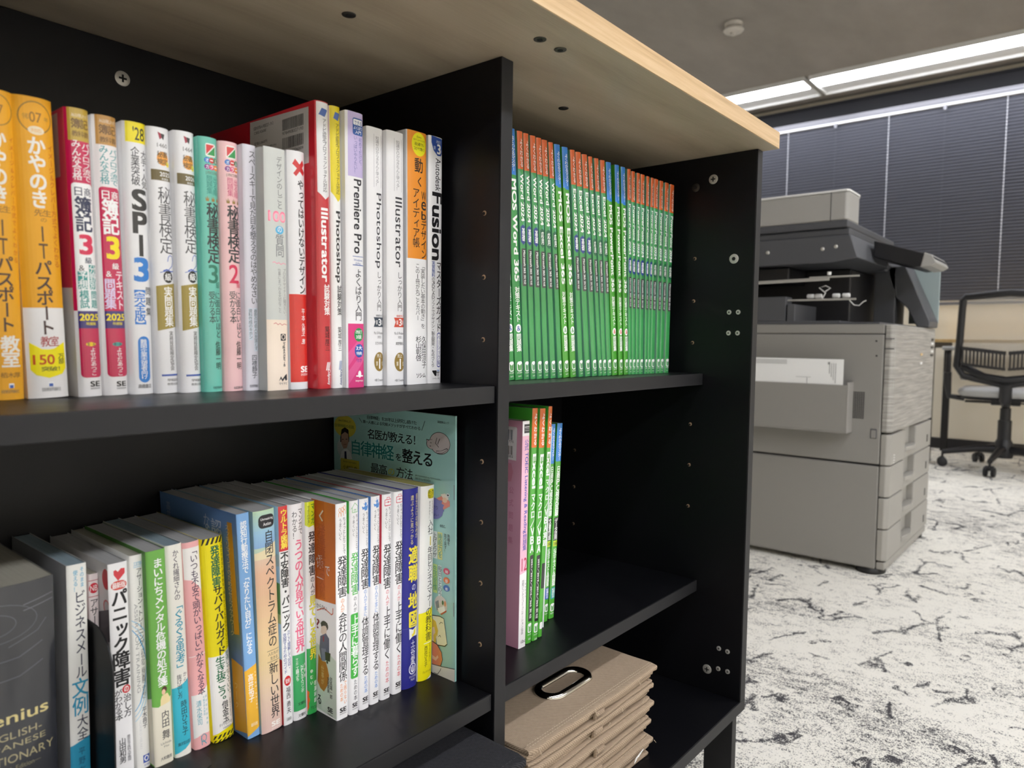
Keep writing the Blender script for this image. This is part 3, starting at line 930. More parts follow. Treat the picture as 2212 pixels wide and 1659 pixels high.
'l': """g 0 1 -.008 .101 BFDCB4 9CC8E6
g 0 1 .101 .164 9CC8E6 8FB6E0
p EFE0B8 0,.185 .4,.177 1,.147 1,.238 .6,.223 0,.215
g 0 1 .215 .28 E8CBB0 EEC0A0
g 0 1 .28 .669 EEC0A0 E6CC98
g 0 1 .669 .838 E6CC98 E8CCB4
g 0 1 .838 1.006 E8CCB4 E6C4BC
b .2 .96 .021 .08 26262A .2
H Unmasking .3 .9 .034 .048 FFFFFF .6
H Autism .42 .8 .055 .069 FFFFFF .6
V 自閉スペクトラム症の .46 .86 .093 .619 26242A .8
b .36 .96 .632 .634 5A5048
b .36 .96 .682 .684 5A5048
H 人たちが .4 .92 .64 .655 4A4440 .2
H 生きる .5 .86 .661 .676 4A4440 .2
V 新しい世界 .44 .86 .691 .943 26242A .8
H SE .44 .86 .958 .981 FFF8F0 4
H SHOEISHA .44 .86 .985 .994 FFF8F0 0""",
'm': """b 0 1 -.011 .202 D41F26
V ウルトラ図解 .18 .88 .015 .191 F8E23A 3
V 不安障害・パニック .1 .92 .206 .567 16161A 3
V 正しく理解して対応・ .56 .9 .567 .749 2A4A98 1
V 克服するためのガイド .12 .46 .575 .762 2A4A98 1
e .48 .796 .36 .023 D8262C
H 監修 .24 .72 .786 .807 FFFFFF 1
V 福西 .3 .76 .824 .881 222226 .6
V 勇夫 .3 .76 .89 .949 222226 .6
H 法研 .25 .8 .966 .981 222226 .3""",
'n': """V マンガで .6 .96 .022 .143 3A3A40 .8
V わかる！ .14 .5 .032 .16 3A3A40 .8
V うつの人が .28 .9 .164 .404 F06A90 2.6
V 見ている .24 .88 .404 .57 F06A90 2.6
V 世界 .2 .88 .566 .683 F06A90 2.6
b 0 1 .693 .957 3FAE66
V NPO法人コンボ .52 .74 .747 .877 FFFFFF .6
V マンガ .16 .34 .708 .741 FFFFFF 0
V 工藤ぷち .16 .38 .747 .816 FFFFFF .8
V 大野裕 .78 .98 .739 .816 FFFFFF .8
H 文響社 .25 .9 .918 .933 26262A .5
H 文響社 .25 .9 .972 .987 26262A .5""",
'o': """p D6E020 0,-.011 1,-.011 1,.114 .9,.129 .8,.112 .3,.118 0,.107
V マンガ .52 .96 .007 .107 1F7A30 2
V でよくわかる！ .16 .4 .018 .11 3A4A20 .5
V 発達障害 .26 .96 .138 .349 1A1A1E 2
V の人が .4 .8 .349 .441 1A1A1E .8
V 見ている世界 .26 .98 .441 .739 2A2A10 4.5
V 見ている世界 .26 .98 .441 .739 F4E83A 2
b 0 1 .686 1.002 2FA850
V 世界 .24 .98 .638 .743 2A2A10 4.5
V 世界 .24 .98 .638 .743 F4E83A 2
V ゆむい .24 .52 .783 .866 FFFFFF 1
V 岩瀬利郎 .62 .96 .844 .954 FFFFFF 1
p E0662A 0,.882 .16,.893 .1,.914 .2,.93 .1,.947 .12,.963 0,.985
H アスコム .24 .92 .965 .98 16161A 1""",
'p': """o 0.34 .03 .09 .009 E89038 .035
l E89038 .035 0.24000000000000002,.06 0.24000000000000002,.047 0.30000000000000004,.041 0.38,.041 0.44000000000000006,.047 0.44000000000000006,.06
o 0.76 .022 .09 .009 E89038 .035
l E89038 .035 0.66,.052 0.66,.039 0.72,.032 0.8,.032 0.86,.039 0.86,.052
o 0.56 .028 .09 .009 E89038 .035
l E89038 .035 0.4600000000000001,.058 0.4600000000000001,.045 0.52,.039 0.6000000000000001,.039 0.66,.045 0.66,.058
V ちょっとしたことで .6 .86 .065 .234 44444A 0
V うまくいく .24 .5 .069 .168 44444A 0
V 発達障害 .14 .96 .243 .432 222226 1
V の人が .38 .7 .437 .501 E89038 0
V で困らない .62 .88 .824 .935 E89038 .2
V ための本 .28 .54 .832 .918 E89038 .2
V 会社の人間関係 .2 .92 .505 .824 222226 .6
H SE .24 .84 .946 .968 16161A 4
H SHOEISHA .24 .84 .972 .978 33333A 0""",
'q': """l 4AB84A .04 .14,.037 .5,.011 .9,.031
l 4AB84A .04 .24,.033 .24,.054 .8,.054 .8,.031
l 4AB84A .04 .44,.054 .44,.041 .6,.041 .6,.054
V ちょっとしたことで .6 .86 .063 .233 44444A 0
V うまくいく .24 .5 .068 .166 44444A 0
V 発達障害 .14 .96 .242 .438 4AB84A 1
V の人が .38 .7 .442 .521 33333A 0
b .1 .98 .525 .83 4AB84A .14
V 上手に暮らす .16 .94 .534 .821 FFFFFF 1.5
V ための本 .4 .76 .837 .937 33333A .2
H SE .24 .84 .946 .967 16161A 4
H SHOEISHA .24 .84 .972 .978 33333A 0""",
'r': """e .58 .026 .12 .009 5A92D8
p 5A92D8 .36,.04 .5,.035 .7,.035 .8,.044 .76,.055 .5,.057 .44,.048 .28,.051 .2,.037 .26,.035
p 5A92D8 .74,.029 .86,.035 .84,.046 .72,.048
l 5A92D8 .03 .34,.022 .42,.026
l 5A92D8 .03 .5,.009 .52,.015
l 5A92D8 .03 .66,.009 .64,.015
l 5A92D8 .03 .8,.018 .74,.022
V ちょっとしたことで .6 .86 .062 .229 44444A 0
V うまくいく .24 .5 .066 .163 44444A 0
V 発達障害 .14 .96 .236 .425 222226 1
V の人が上手に .38 .7 .427 .555 5A92D8 0
V 体調管理する .2 .92 .559 .837 222226 .6
V ための本 .4 .76 .841 .923 5A92D8 .2
H SE .24 .84 .941 .963 16161A 4
H SHOEISHA .24 .84 .967 .974 33333A 0""",
's': """e .58 .025 .12 .009 5A92D8
p 5A92D8 .36,.038 .5,.034 .7,.034 .8,.043 .76,.054 .5,.056 .44,.047 .28,.049 .2,.036 .26,.034
p 5A92D8 .74,.027 .86,.034 .84,.045 .72,.047
l 5A92D8 .03 .34,.02 .42,.025
l 5A92D8 .03 .5,.007 .52,.013
l 5A92D8 .03 .66,.007 .64,.013
l 5A92D8 .03 .8,.016 .74,.02
V ちょっとしたことで .6 .86 .06 .228 44444A 0
V うまくいく .24 .5 .065 .163 44444A 0
V 発達障害 .14 .96 .235 .425 222226 1
V の人が上手に .38 .7 .427 .557 5A92D8 0
V 体調管理する .2 .92 .559 .837 222226 .6
V ための本 .4 .76 .843 .924 5A92D8 .2
H SE .24 .84 .942 .964 16161A 4
H SHOEISHA .24 .84 .969 .975 33333A 0""",
't': """b .18 .92 .025 .057 D84A5E .08
b .23 .87 .028 .053 F4F3F5 .06
l D84A5E .04 .4,.025 .42,.016 .7,.016 .72,.025
l D84A5E .04 .3,.039 .84,.039
b .5 .6 .035 .043 D84A5E
V ちょっとしたことで .6 .86 .063 .231 44444A 0
V うまくいく .24 .5 .068 .166 44444A 0
V 発達障害 .14 .96 .243 .458 222226 1
V の人が .38 .7 .46 .542 D84A5E 0
V 上手に働く .2 .92 .546 .807 222226 .6
V ための本 .4 .76 .812 .923 D84A5E .2
H SE .24 .84 .946 .968 16161A 4
H SHOEISHA .24 .84 .973 .98 33333A 0""",
'u': """b .18 .92 .023 .055 D84A5E .08
b .23 .87 .026 .052 F4F3F5 .06
l D84A5E .04 .4,.023 .42,.014 .7,.014 .72,.023
l D84A5E .04 .3,.037 .84,.037
b .5 .6 .033 .041 D84A5E
V ちょっとしたことで .6 .86 .06 .23 44444A 0
V うまくいく .24 .5 .064 .163 44444A 0
V 発達障害 .14 .96 .244 .455 222226 1
V の人が .38 .7 .457 .54 D84A5E 0
V 上手に働く .2 .92 .543 .802 222226 .6
V ための本 .4 .76 .807 .917 D84A5E .2
H SE .24 .84 .943 .966 16161A 4
H SHOEISHA .24 .84 .97 .977 33333A 0""",
'v': """V 自分だけの強みが .72 .94 .028 .252 E8D890 .4
V 遊ぶように見つかる .38 .58 .033 .28 E8D890 .4
V 適職 .3 .98 .289 .471 F4E23A 3
V の .5 .78 .476 .513 E8E8F4 .6
V 地 .3 .96 .517 .611 F4E23A 3
b .32 .98 .615 .695 F4E23A .08
b .37 .93 .622 .688 262A88 .05
V 図 .36 .94 .62 .69 F4E23A 3
p F0F0F0 .34,.699 .6,.709 .94,.692 .94,.746 .6,.741 .36,.755
p F0DC3A .5,.732 .62,.727 .68,.709 .8,.706 .78,.732 .58,.746
b 0 1 .695 .697 4A4EB0
V 土谷愛 .46 .76 .76 .881 E8E8F4 .6
o .6 .907 .24 .026 E8E8F4 .05
l E8E8F4 .06 .6,.89 .6,.925
l E8E8F4 .06 .48,.895 .5,.916 .6,.923 .7,.916 .72,.895
H かんき出版 .36 .86 .939 .951 E8E8F4 0
H 7630 .46 .74 .956 .967 E8E8F4 0""",
'w': """b .4 .96 .017 .067 F0E41E .2
V 改訂 .66 .9 .022 .065 333320 1
V 新版 .42 .64 .022 .065 333320 1
V イラストで .72 .84 .077 .151 44443A 0
V まるわかり！ .5 .62 .077 .17 44443A 0
V 入社 .46 .86 .175 .252 3A3A40 .4
H 1 .62 .69 .261 .307 C8B020 2
V 年目ビジネスマナー .46 .86 .314 .626 3A3A40 .4
p F6EA00 0,.65 .5,.645 1,.626 1,.981 .5,1 0,1.005
V の教科書 .4 .84 .626 .799 3A3A20 .6
b .3 .9 .808 .811 FFFFFF
V 西出ひろ子 .34 .56 .823 .933 33331A .4
V マナーコンサルタント .66 .78 .813 .914 33331A 0
H プレジデント社 .24 .86 .952 .964 33331A 0""",
'a': """o .3 .142 .5 .075 5A5C64 .008
o .3 .146 .28 .045 5A5C64 .008
l 6A6C74 .01 .66,.086 .98,.067
l 6A6C74 .01 .66,.108 .98,.09
l 5A5C64 .01 .5,.235 .8,.198 .9,.16
l 5A5C64 .012 .2,.291 .6,.282 .85,.244
l 5A5C64 .012 .2,.366 .6,.356 .85,.319
H Genius .1 .9 .483 .53 D8C888 1.2
H ENGLISH- .18 .82 .563 .591 A89E78 0
H JAPANESE .16 .86 .606 .636 A89E78 0
H DICTIONARY .1 .95 .651 .683 A89E78 0
H —Sixth&Edition— .3 .8 .698 .716 8A8468 0""",
'MW': """b 0 1 0 .172 2A80D8
p 2A80D8 .15,.165 1,.165 1,.18 .25,.178
V よくわかるマスター .34 .84 .028 .165 FFFFFF 1
R MOS&Word&365 .26 .9 .195 .6 FFFFFF 3.5
V 対策テキスト .26 .86 .622 .765 FFFFFF 1.6
e .56 .79 .36 .017 FFFFFF
H & .34 .78 .78 .8 1E4AA0 1
V 問題集 .26 .9 .812 .885 FFFFFF 1.6
b .2 .92 .925 .966 FFFFFF .25
p 3E9A3E .28,.934 .55,.942 .55,.962 .35,.962 .28,.95
p 3E9A3E .84,.934 .58,.942 .58,.962 .78,.962 .84,.95
H FOM .24 .86 .969 .975 FFFFFF .6
H 069 .3 .72 .983 .989 E8F4E8 0""",
'ME': """b 0 1 0 .172 2A80D8
p 2A80D8 .15,.165 1,.165 1,.18 .25,.178
V よくわかるマスター .34 .84 .028 .165 FFFFFF 1
R MOS&Excel&365 .26 .9 .195 .59 FFFFFF 3.5
V 対策テキスト .26 .86 .622 .765 FFFFFF 1.6
e .56 .79 .36 .017 FFFFFF
H & .34 .78 .78 .8 2F8A3A 1
V 問題集 .26 .9 .812 .885 FFFFFF 1.6
b .2 .92 .925 .966 FFFFFF .25
p 3E9A3E .28,.934 .55,.942 .55,.962 .35,.962 .28,.95
p 3E9A3E .84,.934 .58,.942 .58,.962 .78,.962 .84,.95
H FOM .24 .86 .969 .975 FFFFFF .6
H 069 .3 .72 .983 .989 E8F4E8 0""",
'MP': """b 0 1 0 .172 2A80D8
p 2A80D8 .15,.165 1,.165 1,.18 .25,.178
V よくわかるマスター .34 .84 .028 .165 FFFFFF 1
R MOS&PowerPoint&365 .26 .9 .195 .6 FFFFFF 3.5
V 対策テキスト .26 .86 .622 .765 FFFFFF 1.6
e .56 .79 .36 .017 FFFFFF
H & .34 .78 .78 .8 D04030 1
V 問題集 .26 .9 .812 .885 FFFFFF 1.6
b .2 .92 .925 .966 FFFFFF .25
p 3E9A3E .28,.934 .55,.942 .55,.962 .35,.962 .28,.95
p 3E9A3E .84,.934 .58,.942 .58,.962 .78,.962 .84,.95
H FOM .24 .86 .969 .975 FFFFFF .6
H 069 .3 .72 .983 .989 E8F4E8 0""",
'Wb': """p 4E9E74 0,.15 .5,.165 0,.23
p 5AAE8C 1,.33 .4,.38 1,.43
p 3C8F70 0,.52 .6,.56 0,.61
b 0 1 0 .148 DE6428
V よくわかる .36 .86 .028 .14 FFFFFF 1.4
R Word&2024 .24 .88 .166 .355 FFFFFF 3
p 26418E .1,.377 .5,.367 .98,.377 .98,.435 .5,.449 .1,.437
V 基礎 .3 .84 .381 .435 FFFFFF 2
b .16 .96 .463 .615 4A4A4C .12
R Microsoft&365 .42 .8 .471 .563 FFFFFF 1.5
V 対応 .42 .8 .569 .609 FFFFFF 1
b .18 .92 .925 .966 FFFFFF .25
p 3E9A5A .28,.934 .55,.942 .55,.962 .35,.962 .28,.95
p 3E9A5A .84,.934 .58,.942 .58,.962 .78,.962 .84,.95
H FOM .24 .86 .969 .975 FFFFFF .6
H 144 .3 .72 .983 .989 E8F4E8 0""",
'Wa': """p 4E9E74 0,.15 .5,.165 0,.23
p 5AAE8C 1,.33 .4,.38 1,.43
p 3C8F70 0,.52 .6,.56 0,.61
b 0 1 0 .148 DE6428
V よくわかる .36 .86 .028 .14 FFFFFF 1.4
R Word&2024 .24 .88 .166 .355 FFFFFF 3
p 1F6848 .1,.377 .5,.367 .98,.377 .98,.435 .5,.449 .1,.437
V 応用 .3 .84 .381 .435 FFFFFF 2
b .16 .96 .463 .615 4A4A4C .12
R Microsoft&365 .42 .8 .471 .563 FFFFFF 1.5
V 対応 .42 .8 .569 .609 FFFFFF 1
b .18 .92 .925 .966 FFFFFF .25
p 3E9A5A .28,.934 .55,.942 .55,.962 .35,.962 .28,.95
p 3E9A5A .84,.934 .58,.942 .58,.962 .78,.962 .84,.95
H FOM .24 .86 .969 .975 FFFFFF .6
H 144 .3 .72 .983 .989 E8F4E8 0""",
'Eb': """p 4E9E74 0,.15 .5,.165 0,.23
p 5AAE8C 1,.33 .4,.38 1,.43
p 3C8F70 0,.52 .6,.56 0,.61
b 0 1 0 .148 DE6428
V よくわかる .36 .86 .028 .14 FFFFFF 1.4
R Excel&2024 .24 .88 .166 .35 FFFFFF 3
p 26418E .1,.372 .5,.362 .98,.372 .98,.43 .5,.444 .1,.432
V 基礎 .3 .84 .376 .43 FFFFFF 2
b .16 .96 .458 .61 4A4A4C .12
R Microsoft&365 .42 .8 .466 .558 FFFFFF 1.5
V 対応 .42 .8 .564 .604 FFFFFF 1
b .18 .92 .925 .966 FFFFFF .25
p 3E9A5A .28,.934 .55,.942 .55,.962 .35,.962 .28,.95
p 3E9A5A .84,.934 .58,.942 .58,.962 .78,.962 .84,.95
H FOM .24 .86 .969 .975 FFFFFF .6
H 144 .3 .72 .983 .989 E8F4E8 0""",
'Ea': """p 4E9E74 0,.15 .5,.165 0,.23
p 5AAE8C 1,.33 .4,.38 1,.43
p 3C8F70 0,.52 .6,.56 0,.61
b 0 1 0 .148 DE6428
V よくわかる .36 .86 .028 .14 FFFFFF 1.4
R Excel&2024 .24 .88 .166 .35 FFFFFF 3
p 1F6848 .1,.372 .5,.362 .98,.372 .98,.43 .5,.444 .1,.432
V 応用 .3 .84 .376 .43 FFFFFF 2
b .16 .96 .458 .61 4A4A4C .12
R Microsoft&365 .42 .8 .466 .558 FFFFFF 1.5
V 対応 .42 .8 .564 .604 FFFFFF 1
b .18 .92 .925 .966 FFFFFF .25
p 3E9A5A .28,.934 .55,.942 .55,.962 .35,.962 .28,.95
p 3E9A5A .84,.934 .58,.942 .58,.962 .78,.962 .84,.95
H FOM .24 .86 .969 .975 FFFFFF .6
H 144 .3 .72 .983 .989 E8F4E8 0""",
'Pb': """p 4E9E74 0,.15 .5,.165 0,.23
p 5AAE8C 1,.33 .4,.38 1,.43
p 3C8F70 0,.52 .6,.56 0,.61
b 0 1 0 .148 DE6428
V よくわかる .36 .86 .028 .14 FFFFFF 1.4
R PowerPoint&2024 .24 .88 .166 .41 FFFFFF 3
p 26418E .1,.432 .5,.422 .98,.432 .98,.49 .5,.504 .1,.492
V 基礎 .3 .84 .436 .49 FFFFFF 2
b .16 .96 .518 .67 4A4A4C .12
R Microsoft&365 .42 .8 .526 .618 FFFFFF 1.5
V 対応 .42 .8 .624 .664 FFFFFF 1
b .18 .92 .925 .966 FFFFFF .25
p 3E9A5A .28,.934 .55,.942 .55,.962 .35,.962 .28,.95
p 3E9A5A .84,.934 .58,.942 .58,.962 .78,.962 .84,.95
H FOM .24 .86 .969 .975 FFFFFF .6
H 144 .3 .72 .983 .989 E8F4E8 0""",
'Pa': """p 4E9E74 0,.15 .5,.165 0,.23
p 5AAE8C 1,.33 .4,.38 1,.43
p 3C8F70 0,.52 .6,.56 0,.61
b 0 1 0 .148 DE6428
V よくわかる .36 .86 .028 .14 FFFFFF 1.4
R PowerPoint&2024 .24 .88 .166 .41 FFFFFF 3
p 1F6848 .1,.432 .5,.422 .98,.432 .98,.49 .5,.504 .1,.492
V 応用 .3 .84 .436 .49 FFFFFF 2
b .16 .96 .518 .67 4A4A4C .12
R Microsoft&365 .42 .8 .526 .618 FFFFFF 1.5
V 対応 .42 .8 .624 .664 FFFFFF 1
b .18 .92 .925 .966 FFFFFF .25
p 3E9A5A .28,.934 .55,.942 .55,.962 .35,.962 .28,.95
p 3E9A5A .84,.934 .58,.942 .58,.962 .78,.962 .84,.95
H FOM .24 .86 .969 .975 FFFFFF .6
H 144 .3 .72 .983 .989 E8F4E8 0""",
'y1': """b 0 1 -.01 .065 F2EFF0
b .2 1 .014 .053 2A2A2E
b .26 .96 .025 .028 DDDDDD
b .26 .96 .033 .035 AAAAAA
b .26 .96 .041 .043 AAAAAA
V 公式 .3 .84 .082 .129 3A48B0 .6
R TOEIC&Listening&&Reading .28 .84 .137 .493 3A48B0 1.4
V 問題集 .3 .84 .497 .569 3A48B0 .6
H 12 .2 .95 .601 .658 C82A58 1
p F4F2F2 0,.671 1,.663 1,1.006 0,1.006
V 国際ビジネスコミュニケーション協会 .3 .6 .699 .941 55555C .2
V 一般財団法人 .74 .9 .699 .781 55555C 0
H iibc .3 .95 .965 .98 33333A .6""",
'y2': """b .0 1 -.014 .166 E8701E .12
V よくわかる .3 .84 .02 .158 FFFFFF 2
R Excel .2 .94 .193 .339 FFFFFF 4
V マクロ／VBA .16 .9 .359 .613 FFFFFF 3
b .22 .96 .623 .907 1E1E20 .15
R 2021／2019／2016／365 .44 .8 .639 .844 FFFFFF 1.5
V 対応 .44 .84 .85 .897 FFFFFF 1
b .2 .92 .915 .955 FFFFFF .2
p 4AA83A .3,.923 .55,.931 .55,.951 .36,.951
p 4AA83A .82,.923 .6,.931 .6,.951 .76,.951
H FOM .24 .84 .961 .966 FFFFFF .5
H 020 .34 .74 .978 .986 FFFFFF .3""",
'y3': """b .0 1 -.014 .168 E8701E .12
V よくわかる .3 .84 .02 .16 FFFFFF 2
R Excel .2 .94 .196 .343 FFFFFF 4
V マクロ／VBA .16 .9 .363 .621 FFFFFF 3
b .22 .96 .631 .918 1E1E20 .15
R 2021／2019／2016／365 .44 .8 .647 .854 FFFFFF 1.5
V 対応 .44 .84 .86 .908 FFFFFF 1
b .2 .92 .926 .966 FFFFFF .2
p 4AA83A .3,.934 .55,.942 .55,.962 .36,.962
p 4AA83A .82,.934 .6,.942 .6,.962 .76,.962
H FOM .24 .84 .972 .978 FFFFFF .5
H 020 .34 .74 .99 .998 FFFFFF .3""",
'y4': """b 0 1 -.01 .179 E8701E .12
V よくわかる .2 .8 .026 .167 FFFFFF 2
R Excel .1 .9 .197 .299 FFFFFF 4
V マクロ／VBA実践 .1 .9 .311 .608 FFFFFF 2.5
b .1 .9 .679 .789 1E1E20 .15
b .2 .9 .936 .966 FFFFFF .2""",
'y6': """b 0 1 -.012 .2 3A90E4 .1
V よくわかるマスター .3 .86 .021 .185 FFFFFF 1.5
V 日商PC検定試験 .22 .86 .214 .467 FFFFFF 2.5
b .16 1 .474 .589 1E1E20
V 文書作成 .26 .86 .479 .587 FFFFFF 2
b .16 1 .592 .62 C8DC28
H 3級 .24 .96 .596 .615 1E1E20 1
V 公式テキスト＆問題集 .24 .84 .631 .822 FFFFFF 1.8
b .12 1 .829 .887 2A56B8 .2
V 知識科目 .3 .84 .833 .883 FFFFFF 1
b .18 .92 .911 .951 FFFFFF .2
p 4AA83A .3,.918 .55,.927 .55,.946 .36,.946
p 4AA83A .82,.918 .6,.927 .6,.946 .76,.946
H FOM .24 .84 .958 .965 FFFFFF .5""",
'y7': """b 0 1 -.01 .195 3A90E4 .1
V よくわかるマスター .3 .86 .024 .19 FFFFFF 1.5
V 日商PC検定試験 .22 .86 .219 .475 FFFFFF 2.5
b .16 1 .482 .599 1E1E20
V データ活用 .26 .86 .487 .596 FFFFFF 2
b .16 1 .601 .629 C8DC28
H 3級 .24 .96 .606 .625 1E1E20 1
V 公式テキスト＆問題集 .24 .84 .641 .834 FFFFFF 1.8
b .12 1 .841 .9 2AA8A0 .2
V 知識科目 .3 .84 .846 .895 FFFFFF 1
b .18 .92 .924 .964 FFFFFF .2
p 4AA83A .3,.931 .55,.941 .55,.96 .36,.96
p 4AA83A .82,.931 .6,.941 .6,.96 .76,.96
H FOM .24 .84 .971 .979 FFFFFF .5""",
}
